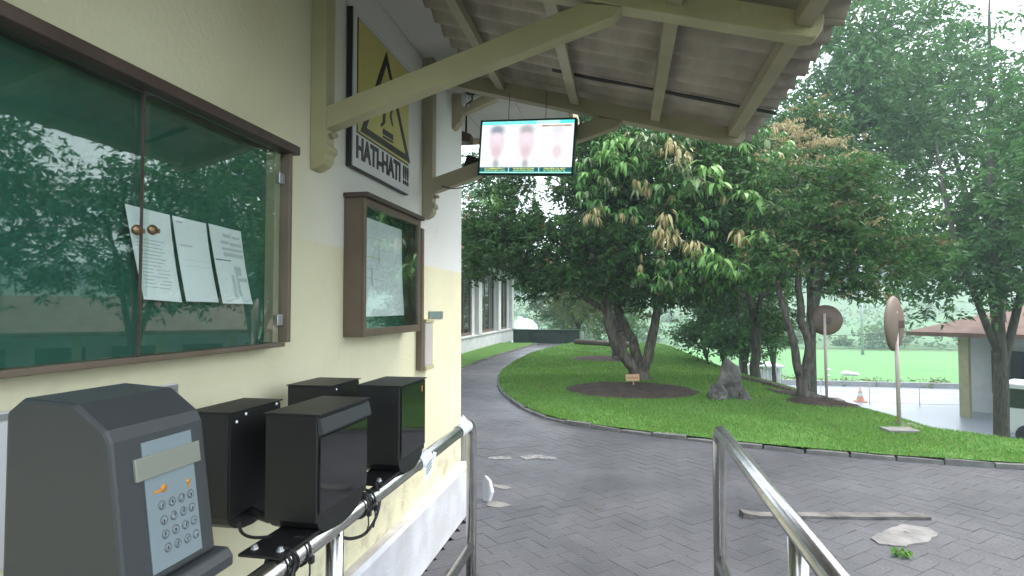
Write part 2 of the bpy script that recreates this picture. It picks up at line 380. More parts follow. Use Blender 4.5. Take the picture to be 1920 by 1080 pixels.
# kerb stones along both lawns
def kerb_run(curve, side, name, lab):
    root = tag(empty(name, (curve[0][0], curve[0][1], 0)), kind='structure')
    pts = [Vector(p) for p in curve]; seg = [0]
    for a, b in zip(pts, pts[1:]): seg.append(seg[-1] + (b - a).length)
    def at(s):
        for i in range(len(seg) - 1):
            if s <= seg[i+1]: return pts[i].lerp(pts[i+1], (s - seg[i]) / max(1e-6, seg[i+1] - seg[i]))
        return pts[-1]
    s = 0; ms = []
    for v in range(4):
        q = MB(); r = random.Random(v); L = .398
        j = lambda a: r.uniform(-a, a)
        q.add([(-L/2+j(.008),-.055+j(.006),-.05),(L/2+j(.008),-.055+j(.006),-.05),(L/2,.055,-.05),(-L/2,.055,-.05),
               (-L/2+.012+j(.012),-.04+j(.012),.052+j(.012)),(0,-.045+j(.01),.058+j(.014)),(L/2-.012+j(.01),-.042+j(.01),.052+j(.012)),(L/2-.01,.05,.055+j(.01)),(-L/2+.01,.05,.055+j(.01))],
              [(0,3,2,1),(4,5,6,7,8),(0,1,6,5,4),(1,2,7,6),(2,3,8,7),(3,0,4,8)])
        o = obj('kerb_stone', q, M['kerb']); ms.append(o.data); bpy.data.objects.remove(o)
    while s < seg[-1] - .4:
        a, b = at(s), at(s + .4); c = (a + b) / 2; d = b - a
        o = bpy.data.objects.new('kerb_stone', random.choice(ms)); COL.objects.link(o); o.parent = root
        o.location = (c.x - curve[0][0], c.y - curve[0][1], random.uniform(-.028, -.004)); o.rotation_euler = (random.uniform(-.04, .04), 0, math.atan2(d.y, d.x) + (math.pi if side else 0))
        s += .4
kerb_run([p for p in KERB if p[0] < 9.2], False, 'lawn_kerb', '')
kerb_run(SL, True, 'strip_kerb', '')

# ------------------------------------------------------------------ paving: herringbone pavers laid at 45 degrees
mb = MB(); yy_ = [-5, -1, 2, 4, 5.5] + [5.7 + .15*k for k in range(126)]
for i_, y in enumerate(yy_):
    x1 = 16 if y < 5.65 else min(16, kerb_x(y) + .03)
    mb.v += [(-5.3, y, -.014), (x1, y, -.014)]
    if i_: mb.f.append((2*i_-2, 2*i_-1, 2*i_+1, 2*i_)); mb.m.append(0); mb.sm.append(False)
tag(obj('paving_bed', mb, M['joint']), kind='structure')
paving = tag(empty('paving', (0, 0, 0)), kind='structure')
BW = .108; gap = .0022; ca = math.cos(R(43)); sa = math.sin(R(43))
def paved(x, y):
    if x < -1.12 and y < 4.3: return False
    if y > 11.9 and x < interp([(b, a) for a, b in SL], y) - .05: return False
    if y > 5.55 and x > kerb_x(y) + .05: return False
    if y > 24.6 or y < 1.2: return False
    return True
bricks = []
for i in range(-240, 260):
    for j in range(-240, 260):
        k = (i - j) % 4
        if k == 0: cx, cy, ang = i + 1, j + .5, 0
        elif k == 3: cx, cy, ang = i + .5, j + 1, 90
        else: continue
        X = (cx * ca - cy * sa) * BW; Y = (cx * sa + cy * ca) * BW
        if not (1.2 < Y < 24.8 and -5 < X < 12): continue
        if not paved(X, Y): continue
        px, py, dp = project(X, Y, 0)
        if dp < .5 or px < 560 or px > 2050: continue
        bricks.append((X, Y, ang, px, py, dp))
vis = [b for b in bricks if -20 < b[4] < 1095 and b[3] > 640 and b[3] < 1930]
vis.sort(key=lambda b: b[5] + (0 if b[3] < 1700 else 1.2))
near = set(id(b) for b in vis[:300])
def brick_shape(L, W, h, r):
    q = MB(); j = lambda a: r.uniform(-a, a); a, b = L/2 - gap/2, W/2 - gap/2; c = .004
    q.add([(-a,-b,-.02),(a,-b,-.02),(a,b,-.02),(-a,b,-.02),(-a+j(.0015),-b+j(.001),0),(a+j(.001),-b,0),(a,b+j(.0015),0),(-a,b,0)
           ],
          [(0,1,5,4),(1,2,6,5),(2,3,7,6),(3,0,4,7),(4,5,6,7)])
    return q
protos = []
for v in range(6):
    r = random.Random(50 + v); o = obj('brick', brick_shape(2*BW, BW, .02, r), M['paver'][v % 3]); protos.append(o.data); bpy.data.objects.remove(o)
rest = MB()
for b in bricks:
    X, Y, ang, px, py, dp = b
    dz = random.uniform(-.0010, .0006) + .006 * noise.noise(Vector((X * .8, Y * .8, 0))); rz = R(43 + ang) + random.uniform(-.012, .012)
    tx = random.uniform(-.003, .003); ty = random.uniform(-.003, .003)
    if id(b) in near:
        o = bpy.data.objects.new('brick', random.choice(protos)); COL.objects.link(o); o.parent = paving
        o.location = (X, Y, dz); o.rotation_euler = (tx, ty, rz)
    else:
        Mx = Matrix.Translation((X, Y, dz)) @ Matrix.Rotation(rz, 4, 'Z') @ Matrix.Rotation(tx, 4, 'X') @ Matrix.Rotation(ty, 4, 'Y')
        a, bb = BW - gap/2, BW/2 - gap/2
        P = [(-a,-bb,-.02),(a,-bb,-.02),(a,bb,-.02),(-a,bb,-.02),(-a,-bb,0),(a,-bb,0),(a,bb,0),(-a,bb,0)]
        rest.add([Mx @ Vector(p) for p in P], [(4,5,6,7),(0,1,5,4),(1,2,6,5),(2,3,7,6),(3,0,4,7)], random.choice((0,0,1,2)))
obj('far_bricks', rest, M['paver'], paving, kind='stuff')

# soil beds
def soil(name, c, rx, ry, lab, seed, z0=None, rot=0):
    mb = MB(); n = 40; rr = []
    for j in range(n):
        a = 2*math.pi*j/n; rr.append(1 + .10 * noise.noise(Vector((math.cos(a)*1.5, math.sin(a)*1.5, seed))) + .02*random.uniform(-1,1))
    ring = [(0, .0)] 
    vs = []
    for k, t in enumerate((0, .4, .8, 1.0)):
        for j in range(n):
            a = 2*math.pi*j/n; ex = rx*t*rr[j]*math.cos(a); ey = ry*t*rr[j]*math.sin(a)
            x = c[0] + ex*math.cos(rot) - ey*math.sin(rot); y = c[1] + ex*math.sin(rot) + ey*math.cos(rot)
            vs.append((x, y, gz(x,y) + LAWN + (.014, .03, .025, .004)[k] + .02*noise.noise(Vector((x*5, y*5, seed))) * (t < 1)+(.012 if t<.9 else 0)))
    fs = [(i*n+j, i*n+(j+1)%n, (i+1)*n+(j+1)%n, (i+1)*n+j) for i in range(3) for j in range(n)]
    mb.add(vs, fs, 0, True)
    return tag(obj(name, mb, M['soil']), kind='structure')
soil('soil_bed', (.12, 10.6), 1.17, 1.05, '', 1)
soil('soil_bed', (-.55, 16.8), .95, .9, '', 2)
soil('soil_bed', (3.0, 9.75), .55, .42, '', 3, rot=-.5)
def in_soil(x, y):
    return ((x-.12)/1.2)**2 + ((y-10.6)/1.08)**2 < 1 or ((x+.55)/.97)**2 + ((y-16.8)/.92)**2 < 1 or ((x-3.0)/.56)**2 + ((y-9.75)/.43)**2 < 1

# grass blades
def grass():
    N = 1200000
    X = rng.uniform(-3, 9, N); Y = rng.uniform(5.8, 24.6, N)
    kx = np.interp(Y, [p[0] for p in KY], [p[1] for p in KY]); ex = np.interp(Y, [p[0] for p in EDGE], [p[1] for p in EDGE])
    dens = np.clip((9.0 / Y) ** 2.2, .05, 1)
    patch = .75 + .25 * np.sin(X * 3.1 + np.sin(Y * 2.3) * 1.4)
    ok = (X > kx - .015) & (X < ex + .9) & (rng.random(N) < dens * patch) & (((X-.12)/1.16)**2 + ((Y-10.6)/1.04)**2 > 1) & (((X+.55)/.93)**2 + ((Y-16.8)/.88)**2 > 1) & (((X-3.0)/.54)**2 + ((Y-9.75)/.41)**2 > 1)
    X, Y, ex = X[ok], Y[ok], ex[ok]; n = len(X)
    s = (X - ex) * np.where(Y > 8, .75, .55)
    Z = np.where(s <= 0, 0, np.where(s < .5, -.6*s*s, -.15 - .6*(s-.5))) + LAWN - .004
    h = rng.uniform(.018, .046, n) * (1 + .35 * (Y > 11)); a = rng.uniform(0, 2*np.pi, n); w = rng.uniform(.003, .0075, n) * (1 + .6 * (Y > 10)); ln = rng.uniform(.1, 1.0, n) * h
    b = rng.uniform(0, 2*np.pi, n)
    V = np.empty((n, 3, 3))
    V[:,0] = np.stack([X - w*np.cos(a), Y - w*np.sin(a), Z], 1); V[:,1] = np.stack([X + w*np.cos(a), Y + w*np.sin(a), Z], 1)
    V[:,2] = np.stack([X + ln*np.cos(b), Y + ln*np.sin(b), Z + h], 1)
    t = rng.random((n, 1)); c = (1-t) * np.array([.08,.19,.032]) + t * np.array([.18,.36,.065])
    dry = rng.random(n) < .05; c[dry] = (.26,.20,.09)
    big = .82 + .3 * rng.random(n); c *= big[:, None]
    tag(np_mesh('grass', V, 3, M['grassblade'], tint=c), 'short green lawn grass between the curved kerb and the trees', 'grass', kind='stuff')
grass()

# ------------------------------------------------------------------ near building
W = -1.18; CY = 4.18
bld = empty('gate_office', (-1.18, 4.18, 0), 'cream painted office building whose side wall carries the display windows and warning sign', 'building')
mb = MB(); mb.box(-6, W, -5, CY, .372, 3.1); obj('wall', mb, M['wall'], bld)
mb = MB(); mb.prism([(-6,0),(-1.125,0),(-1.125,.345),(-1.145,.362),(-6,.362)], 'y', -5, CY+.045); obj('plinth', mb, M['plinth'], bld, bevel=.004)
mb = MB(); mb.box(-6, -1.143, -5, CY+.035, .3625, .3715); obj('plinth_ledge', mb, M['ledge'], bld)
mb = MB()
mb.prism([(-7,3.10),(-.88,3.10),(-.88,3.19),(-4.5,4.9),(-7,4.9)], 'y', -5, 3.64); mb.prism([(-7,3.10),(-.40,3.10),(-.40,3.19),(-4.5,5.0),(-7,5.0)], 'y', 3.645, 5.02)
obj('roof', mb, M['roofbrown'], bld)
for (a, b) in ((-5, -1.2), (-1.196, 1.2), (1.204, 3.646)):
    mb = MB(); mb.box(W + .004, -.80, a, b, 3.0, 3.012); obj('soffit_panel', mb, M['soffit'], bld)
for (a, b, c, d) in ((-3.2, -1.184, 4.2, 5.0), (-1.18, -.775, 3.65, 5.0), (-.772, -.4, 3.65, 5.0)):
    mb = MB(); mb.box(a, b, c, d, 3.0, 3.012); obj('soffit_panel', mb, M['soffit'], bld)
mb = MB(); mb.box(-.80, -.765, -5, 3.646, 2.90, 3.08); mb2 = mb; obj('fascia_board', mb, M['timber2'], bld, bevel=.003)
mb = MB(); mb.box(-.40, -.37, 3.65, 5.04, 2.95, 3.12); obj('fascia_board', mb, M['timber2'], bld, bevel=.003)
mb = MB(); mb.box(-3.2, -.40, 5.003, 5.035, 2.95, 3.12); obj('fascia_board', mb, M['timber2'], bld, bevel=.003)

# ------------------------------------------------------------------ timber brackets and corrugated canopy
def zr(x): return 2.55 - .27 * x          # underside of rafters
def bracket(yc, label, tm='timber'):
    t = empty('timber_bracket', (W, yc, 2.03), label, 'roof bracket', 'timber brackets along the office wall'); h = .035
    mb = MB(); mb.prism([(W+.001,3.0),(-1.115,3.0),(-1.115,2.13),(-1.10,2.118),(-1.098,2.10),(-1.112,2.088),(-1.112,2.07),(-1.125,2.05),(-1.15,2.035),(W+.001,2.03)], 'y', yc-h, yc+h)
    obj('post', mb, M[tm], t, bevel=.003)
    mb = MB(); mb.prism([(-1.115,2.185),(-1.115,2.272),(-.14,2.575),(-.05,2.562),(.0,2.548),(-.03,2.515),(-.06,2.508)], 'y', yc-h+.003, yc+h-.003)
    obj('brace', mb, M[tm], t, bevel=.003)
    x1 = .645
    mb = MB(); mb.prism([(-1.114, zr(-1.114)),(-.06, zr(-.06)+.0),(x1-.05, zr(x1-.05)),(x1-.02, zr(x1)+.012),(x1, zr(x1)+.035),(x1+.005, zr(x1)+.085),(-1.114, zr(-1.114)+.085)], 'y', yc-h, yc+h)
    obj('rafter', mb, M[tm], t, bevel=.003)
    mb = MB(); mb.tube([(-1.113, yc, 2.165), (-1.088, yc, 2.165)], .011, 10); mb.tube([(-1.088, yc, 2.165), (-1.083, yc, 2.165)], .007, 8)
    obj('bolt', mb, M['timber2'], t)
    return t
bracket(2.08, 'nearest yellow timber bracket, its brace crossing in front of the warning sign')
bracket(3.35, 'timber bracket between the warning sign and the wall corner, behind the hanging screen', 'timber_mid')
bracket(.80, 'timber bracket above the large display window, out of view overhead')
# small bracket by the corner
t = empty('eave_bracket', (W, 3.96, 2.76), 'short brown timber bracket at the wall corner under the white eave', 'roof bracket')
mb = MB(); mb.prism([(W+.001,2.998),(-1.10,2.998),(-1.10,2.83),(-1.115,2.82),(-1.115,2.80),(-1.14,2.785),(-1.15,2.765),(W+.001,2.755)], 'y', 3.92, 4.0); obj('post', mb, M['timber2'], t, bevel=.003)
mb = MB(); mb.prism([(-1.10,2.86),(-1.10,2.92),(-.93,2.985),(-.89,2.975),(-.85,2.95)], 'y', 3.925, 3.995); obj('brace', mb, M['timber2'], t, bevel=.003)

can = empty('corrugated_canopy', (-.8, 1.0, 2.7), 'sloping canopy of grey corrugated sheets on painted purlins over the walkway', 'canopy')
for x in (-.70, -.27, .175, .585):
    mb = MB(); z = zr(x)
    for (a, b) in ((.66, .762), (.838, 2.042), (2.118, 3.312)):
        mb.prism([(x-.025, z+.032+.007),(x+.025, z+.032-.007),(x+.025, z+.083-.007),(x-.025, z+.083+.007)], 'y', a, b)
    obj('purlin', mb, M['timber_mid'], can, bevel=.002)
def sheet(y0, y1, lift, skew):
    mb = MB(); pitch = .146; nx = 14; ny = int((y1 - y0) / pitch * 8); X0, X1 = -.90, .735
    for side in (0, 1):
        for j in range(ny + 1):
            y = y0 + (y1 - y0) * j / ny
            for i in range(nx + 1):
                x = X0 + (X1 - X0) * i / nx + (.012 * noise.noise(Vector((1, y * 7, 5))) if i == nx else 0)
                sag = .008 * noise.noise(Vector((x * 2, y * 2, 7)))
                mb.v.append((x, y + skew * (x - X0), zr(x) + .118 + lift + .019 * math.cos(2*math.pi*(y) / pitch) + sag + side * .007))
    n = (nx + 1); T = n * (ny + 1)
    for j in range(ny):
        for i in range(nx):
            q = (j*n+i, j*n+i+1, (j+1)*n+i+1, (j+1)*n+i)
            mb.f.append(q[::-1]); mb.f.append(tuple(T + k for k in q)); mb.m += [0, 0]; mb.sm += [True, True]
    per = [j*n+i for j, i in [(0, i) for i in range(nx)]] + [j*n+nx for j in range(ny)] + [ny*n+i for i in range(nx, 0, -1)] + [j*n for j in range(ny, 0, -1)]
    for a, b in zip(per, per[1:] + per[:1]): mb.f.append((a, b, T+b, T+a)); mb.m.append(0); mb.sm.append(False)
    o = obj('corrugated_sheet', mb, M['asbestos'], can)
for k, (a, b, l, sk) in enumerate(((.62,1.40,0,0), (1.36,2.14,.009,0), (2.10,2.985,0,.006), (2.995,3.62,.012,.010))):
    sheet(a, b, l, sk)

mb = MB(); pv = []  # black strip standing in for the shadow under the lifted sheet overlap
for k in range(41):
    x = -.36 + 1.09*k/40; y = 3.0 + .008*(x+.9) + .02*noise.noise(Vector((x*3.1,0,2))); w = .016 + .009*noise.noise(Vector((x*4,4,1))); z = zr(x) + .088
    pv.append((x,y,z,w))
for x,y,z,w in pv: mb.v += [(x,y-w,z),(x,y+w,z),(x,y+w,z+.006),(x,y-w,z+.006)]
for k in range(40):
    a = 4*k; b = a+4
    for q in ((0,1),(1,2),(2,3),(3,0)): mb.f.append((a+q[0], a+q[1], b+q[1], b+q[0])); mb.m.append(0); mb.sm.append(False)
obj('seam_shadow', mb, M['black'], can)

# ------------------------------------------------------------------ warning sign
sg = empty('warning_sign', (-1.145, 2.68, 2.11), 'yellow and white warning board reading HATI-HATI !!! with a black triangle', 'sign')
ya, yb, za, zb = 2.335, 3.02, 2.112, 2.815; XF = -1.145
mb = MB(); mb.box(W+.002, XF-.006, ya, yb, za, zb); obj('backing', mb, M['signblack'], sg, bevel=.003)
mb = MB(); mb.box(XF-.006, XF, ya+.004, yb-.004, za+.004, zb-.004); obj('white_panel', mb, M['white'], sg)
YH = za + .155
mb = MB(); mb.box(XF-.003, XF+.003, ya+.035, yb-.03, YH, zb-.035); obj('black_border', mb, M['signblack'], sg)
mb = MB(); mb.box(XF-.003, XF+.005, ya+.039, yb-.034, YH+.005, zb-.039); obj('yellow_panel', mb, M['signyellow'], sg)
def flat_sign(name, polys, x0, x1, m, par):
    mb = MB()
    for p in polys: mb.prism(p, 'x', x0, x1)
    return obj(name, mb, m, par)
yc = (ya + yb) / 2 + .005; hb = YH + .05; ht = zb - .11
def strip(a, b, w):
    a = Vector(a); b = Vector(b); d = (b - a).normalized(); n = Vector((-d.y, d.x)) * w / 2
    return [tuple(a + n), tuple(b + n), tuple(b - n), tuple(a - n)]
def sp(px, py): v = on_x(px, py, XF); return (v.y, v.z)
Tr = [sp(674,246), sp(767,306), sp(722.5,97)]; cT = Vector(((Tr[0][0]+Tr[1][0]+Tr[2][0])/3, (Tr[0][1]+Tr[1][1]+Tr[2][1])/3))
In = [tuple(cT + (Vector(p) - cT) * .80) for p in Tr]
for i in range(3): flat_sign('triangle_side', [[Tr[i], Tr[(i+1)%3], In[(i+1)%3], In[i]]], XF, XF+.007, M['signblack'], sg)
for q in ([(716,208),(721,211),(720,231),(713,238),(712,233),(716,228)], [(731,207),(735,206),(732,216),(735,237),(733,236),(729,218)], [(716,241),(735,253),(735,263),(716,251)], [(716,254),(735,265),(735,269),(716,258)], [(719,195),(733,190),(731,207),(720,208)]):
    flat_sign('figure', [[sp(*k) for k in q]], XF, XF+.007, M['signblack'], sg)
def text_part(body, size, par, m, centre, rot, name='lettering', ext=.0015, bold=.0, sx=1):
    cu = bpy.data.curves.new('t', 'FONT'); cu.body = body; cu.size = size; cu.align_x = 'CENTER'; cu.align_y = 'CENTER'; cu.extrude = ext; cu.offset = bold; cu.resolution_u = 3
    to = bpy.data.objects.new('t', cu); COL.objects.link(to); dg = bpy.context.evaluated_depsgraph_get(); dg.update()
    me = bpy.data.meshes.new_from_object(to.evaluated_get(dg)); bpy.data.objects.remove(to)
    me.materials.clear(); me.materials.append(m); off = origin(par)
    o = bpy.data.objects.new(name, me); COL.objects.link(o); o.parent = par; o.location = Vector(centre) - off; o.rotation_euler = rot; o.scale = (sx, 1, 1)
    return o
text_part('HATI-HATI !!!', .135, sg, M['signblack'], (XF+.001, (ya+yb)/2+.005, za+.088), (R(90), 0, R(90)), ext=.002, bold=.004, sx=.80)

# ------------------------------------------------------------------ big display window
dw = empty('display_window', (-1.12, .7, 1.39), 'large brown framed display window with papers on green board reflecting trees', 'display case')
y0, y1, z0, z1 = -.75, 1.80, 1.385, 2.02; XG = -1.122
mb = MB(); mb.box(W+.002, W+.012, y0, y1, z0, z1); obj('green_backboard', mb, M['greenboard'], dw)
mb = MB(); mb.box(W+.002, -1.10, y1-.018, y1, z0, z1); obj('frame_side', mb, M['brown'], dw, bevel=.002)
mb = MB(); mb.box(W+.002, -1.10, y0-.018, y0, z0, z1); obj('frame_side', mb, M['brown'], dw, bevel=.002)
mb = MB(); mb.box(W+.002, -1.085, y0-.03, y1+.022, z1, z1+.03); obj('top_ledge', mb, M['darkbrown'], dw, bevel=.003)
mb = MB(); mb.box(W+.002, -1.108, y0, y1-.019, z0-.014, z0); obj('sill', mb, M['brown'], dw, bevel=.002)
mb = MB(); mb.box(W+.013, W+.045, y1-.05, y1-.019, z0+.001, z1-.001); obj('inner_lining', mb, M['timber2'], dw)
SEAM = on_x(264, 500, XG).y
mb = MB(); mb.box(XG-.003, XG+.003, SEAM, y1-.020, z0+.002, z1-.002); obj('glass_pane', mb, M['glass'], dw)
mb = MB(); mb.box(XG-.014, XG-.008, y0+.002, SEAM+.03, z0+.002, z1-.002); obj('glass_pane', mb, M['glass'], dw)
mb = MB(); mb.box(XG-.003, XG+.004, SEAM-.003, SEAM-.0002, z0+.002, z1-.002); obj('glass_edge', mb, M['darkbrown'], dw)
for yy in (1.155, 1.20):
    mb = MB(); p = on_x(258 if yy < 1.18 else 287, 431, XG+.012); mb.lathe([(0,.012),(.011,.012),(.013,.006),(.010,0)], (XG+.004, p.y, p.z), 12, (1,0,0)); mb.box(XG+.004, XG+.012, p.y-.004, p.y+.022, p.z-.006, p.z+.005)
    obj('glass_lock', mb, M['brass'], dw)
for zz in (1.93, 1.46):
    mb = MB(); mb.box(XG+.0035, XG+.008, 1.745, 1.779, zz-.018, zz+.018); obj('glass_clip', mb, M['alu'], dw, bevel=.002)
def paper(parent, X, ya, yb, za, zb, curl, lines, name, lab, m=None, cat=True, skew=0):
    mb = MB(); n = 10; k = 5
    for i in range(n + 1):
        t = i / n
        for j in range(k + 1):
            s = j / k
            mb.v.append((X + curl * (1 - t) ** 2 + .004 * math.sin(s * 3 + t * 2), ya + (yb - ya) * s + skew * (1 - t), za + (zb - za) * t))
    for i in range(n):
        for j in range(k): q = i*(k+1)+j; mb.f.append((q, q+1, q+k+2, q+k+1)); mb.m.append(0); mb.sm.append(True)
    def sx(t, s): return X + curl * (1-t)**2 + .004 * math.sin(s*3 + t*2) + .0012
    for (s0, s1, t, th, mi) in lines:
        tt = t + th
        mb.add([(sx(t,s0), ya+(yb-ya)*s0+skew*(1-t), za+(zb-za)*t), (sx(t,s1), ya+(yb-ya)*s1+skew*(1-t), za+(zb-za)*t), (sx(tt,s1), ya+(yb-ya)*s1+skew*(1-tt), za+(zb-za)*tt), (sx(tt,s0), ya+(yb-ya)*s0+skew*(1-tt), za+(zb-za)*tt)], [(0,1,2,3)], mi)
    o = obj(name, mb, [M['paper'], M['ink'], M['fadedink'], M['yellowink']]); return o
XP = -1.160
def corner_paper(tl, tr, bl, br, curl, lines):
    A = [on_x(*q, XP) for q in (bl, br, tl, tr)]; mb = MB(); n = 10; k = 5
    def pt(s_, t, o=0):
        lo = A[0].lerp(A[1], s_); hi = A[2].lerp(A[3], s_); v = lo.lerp(hi, t); return (XP + curl*(1-t)**2 + .003*math.sin(s_*3+t*2) + o, v.y, v.z)
    for i in range(n+1):
        for j in range(k+1): mb.v.append(pt(j/k, i/n))
    for i in range(n):
        for j in range(k): q = i*(k+1)+j; mb.f.append((q, q+1, q+k+2, q+k+1)); mb.m.append(0); mb.sm.append(True)
    for (s0, s1, t, th, mi) in lines: mb.add([pt(s0,t,.0012), pt(s1,t,.0012), pt(s1,t+th,.0012), pt(s0,t+th,.0012)], [(0,1,2,3)], mi)
    return obj('pinned_paper', mb, [M['paper'], M['ink'], M['fadedink'], M['yellowink']])
L1 = [(.1, random.uniform(.55,.85), .66 - i * .040, .004, 1) for i in range(14)] + [(.45,.75,.80,.004,1)]
tag(corner_paper((232,382),(320,403),(262,561),(334,567), .012, L1), 'leftmost sheet in the display window, ruled with dark lines', 'paper', 'papers pinned in the display window')
L2 = [(.08,.25,.93,.02,2),(.08,.45,.66,.02,2),(.1,.9,.50,.004,2),(.15,.9,.43,.004,2)]
tag(corner_paper((321,404),(388,419),(342,565),(403,567), .012, L2), 'middle sheet in the display window with faint grey print', 'paper', 'papers pinned in the display window')
L3 = [(.38,.62,.87,.045,2),(.66,.9,.87,.03,2),(.28,.52,.78,.04,2),(.55,.95,.77,.04,2),(.28,.95,.70,.035,2),(.3,.95,.62,.05,2),(.03,.5,.56,.012,1),(.58,.66,.1,.40,2),(.64,.80,.38,.12,2),(.62,.95,.30,.05,2),(.1,.9,.03,.012,2),(.42,.52,.08,.3,2)]
tag(corner_paper((389,419),(453,434),(411,569),(467,570), .012, L3), 'right sheet in the display window with a pale printed picture', 'paper', 'papers pinned in the display window')

# ------------------------------------------------------------------ notice board case
nb = empty('notice_board', (-1.085, 2.68, 1.375), 'brown wall mounted notice case with one large white sheet behind glass', 'notice board')
y0, y1, z0, z1 = 2.328, 3.03, 1.375, 1.972; XB = -1.083
mb = MB(); mb.box(W+.002, W+.012, y0+.014, y1-.014, z0+.014, z1-.014); obj('green_backboard', mb, M['greenboard'], nb)
for (a, b, c, d) in ((y0, y0+.014, z0, z1), (y1-.014, y1, z0, z1), (y0+.0145, y1-.0145, z0, z0+.014), (y0+.0145, y1-.0145, z1-.014, z1)):
    mb = MB(); mb.box(W+.002, XB-.012, a, b, c, d); obj('case_side', mb, M['brown'], nb)
for (a, b, c, d) in ((y0, y0+.022, z0, z1), (y1-.035, y1, z0, z1), (y0+.0225, y1-.0355, z0, z0+.035), (y0+.0225, y1-.0355, z1-.03, z1)):
    mb = MB(); mb.box(XB-.0115, XB, a, b, c, d); obj('door_frame', mb, M['brown'], nb, bevel=.002)
mb = MB(); mb.box(W+.002, XB+.018, y0-.012, y1+.012, z1+.001, z1+.022); obj('top_cap', mb, M['darkbrown'], nb, bevel=.003)
mb = MB(); mb.box(XB-.010, XB-.006, y0+.0225, y1-.0355, z0+.0355, z1-.0305); obj('glass_pane', mb, M['glass2'], nb)
mb = MB(); mb.box(XB-.040, XB-.0385, y0+.07, y1-.06, z0+.02, z0+.09); 
Ln = [(.15,.55,.80,.006,3),(.15,.5,.60,.012,3),(.15,.17,.3,.5,2),(.17,.45,.48,.005,2),(.3,.55,.52,.004,2),(.3,.32,.3,.2,2),(.15,.4,.38,.005,2),(.05,.12,.05,.008,1),(.5,.7,.7,.006,2),(.45,.47,.55,.2,2)]
tag(paper(None, W+.03, y0+.03, y1-.10, z0+.085, z1-.06, .012, Ln, 'notice_sheet', ''), 'large white sheet with faint yellow lines inside the brown notice case', 'paper')

# conduit strip, box, plaque, plate on wall
cv = empty('wall_conduit', (W, 3.3, 1.13), 'narrow beige conduit box with a brown batten on the wall below the notice case', 'conduit')
mb = MB(); mb.box(W+.002, W+.035, 3.225, 3.262, 1.14, 1.96); obj('batten', mb, M['brown'], cv)
mb = MB(); mb.box(W+.002, W+.045, 3.2635, 3.40, 1.16, 1.41); obj('cover', mb, M['cover'], cv, bevel=.003)
mb = MB(); mb.box(W+.002, W+.05, 3.2635, 3.41, 1.135, 1.159); obj('end_cap', mb, M['timber'], cv, bevel=.002)
mb = MB(); mb.box(W+.002, W+.05, 3.2635, 3.405, 1.411, 1.432); obj('end_cap', mb, M['timber'], cv, bevel=.002)
pq = empty('wall_plaque', (W, 3.55, 1.43), 'small dark grey green striped plaque on the wall near the corner', 'plaque')
p = on_x(803, 584, W); q = on_x(829, 597, W)
mb = MB(); mb.box(W+.001, W+.006, p.y, q.y, q.z, p.z); obj('plate', mb, mat('plaque_green', (.12,.17,.16), .4), pq)
M['plaquepale'] = mat('plaque_pale', (.25,.32,.31), .4)
for i in range(9):
    mb = MB(); yy = p.y + (q.y-p.y) * (i+.5)/9; mb.box(W+.006, W+.0072, yy-.006, yy+.004, q.z+.003, p.z-.003); obj('stripe', mb, M['plaquepale'], pq)
wp = empty('white_wall_panel', (W, 1.1, .95), 'white enamel panel fixed low on the wall behind the keypad terminal', 'wall panel')
mb = MB(); mb.box(W+.002, W+.012, .9, 1.376, 1.0, 1.30); obj('panel', mb, M['white'], wp, bevel=.003)
mb = MB(); mb.box(W+.0125, W+.016, .9, 1.372, 1.285, 1.297); mb.box(W+.0125, W+.016, 1.362, 1.372, 1.0, 1.2845); obj('rim', mb, M['alu'], wp)
for zz in (1.28,):
    mb = MB(); mb.lathe([(0,.004),(.004,.003),(.005,0)], (W+.016, 1.355, zz), 10, (1,0,0)); obj('screw', mb, M['brass'], wp)

# drain, tile and corner things
mb = MB(); mb.box(-1.215, -1.165, CY+.047, CY+.085, .30, .66); mb.box(-1.207,-1.173,CY+.0855,CY+.10,.30,.66)
tag(obj('drain_cover', mb, M['alu'], bevel=.003), 'grey metal drain cover strip standing just past the wall corner', 'drain cover')
p = on_z(914, 940)
mb = MB(); mb.add([(p.x-.035,p.y,.0),(p.x+.015,p.y-.02,0),(p.x+.035,p.y-.01,.07),(p.x+.01,p.y,.16),(p.x-.03,p.y+.03,.19),(p.x-.05,p.y+.03,.1),
                   (p.x-.03,p.y+.04,.0),(p.x+.03,p.y+.02,0),(p.x+.05,p.y+.03,.07),(p.x+.025,p.y+.04,.15),(p.x-.02,p.y+.06,.18),(p.x-.04,p.y+.06,.1)],
                  [(0,1,2,3,4,5),(11,10,9,8,7,6),(0,6,7,1),(1,7,8,2),(2,8,9,3),(3,9,10,4),(4,10,11,5),(5,11,6,0)])
tag(obj('broken_tile', mb, M['plinth'], bevel=.004), 'broken white tile leaning by the foot of the wall corner', 'tile')

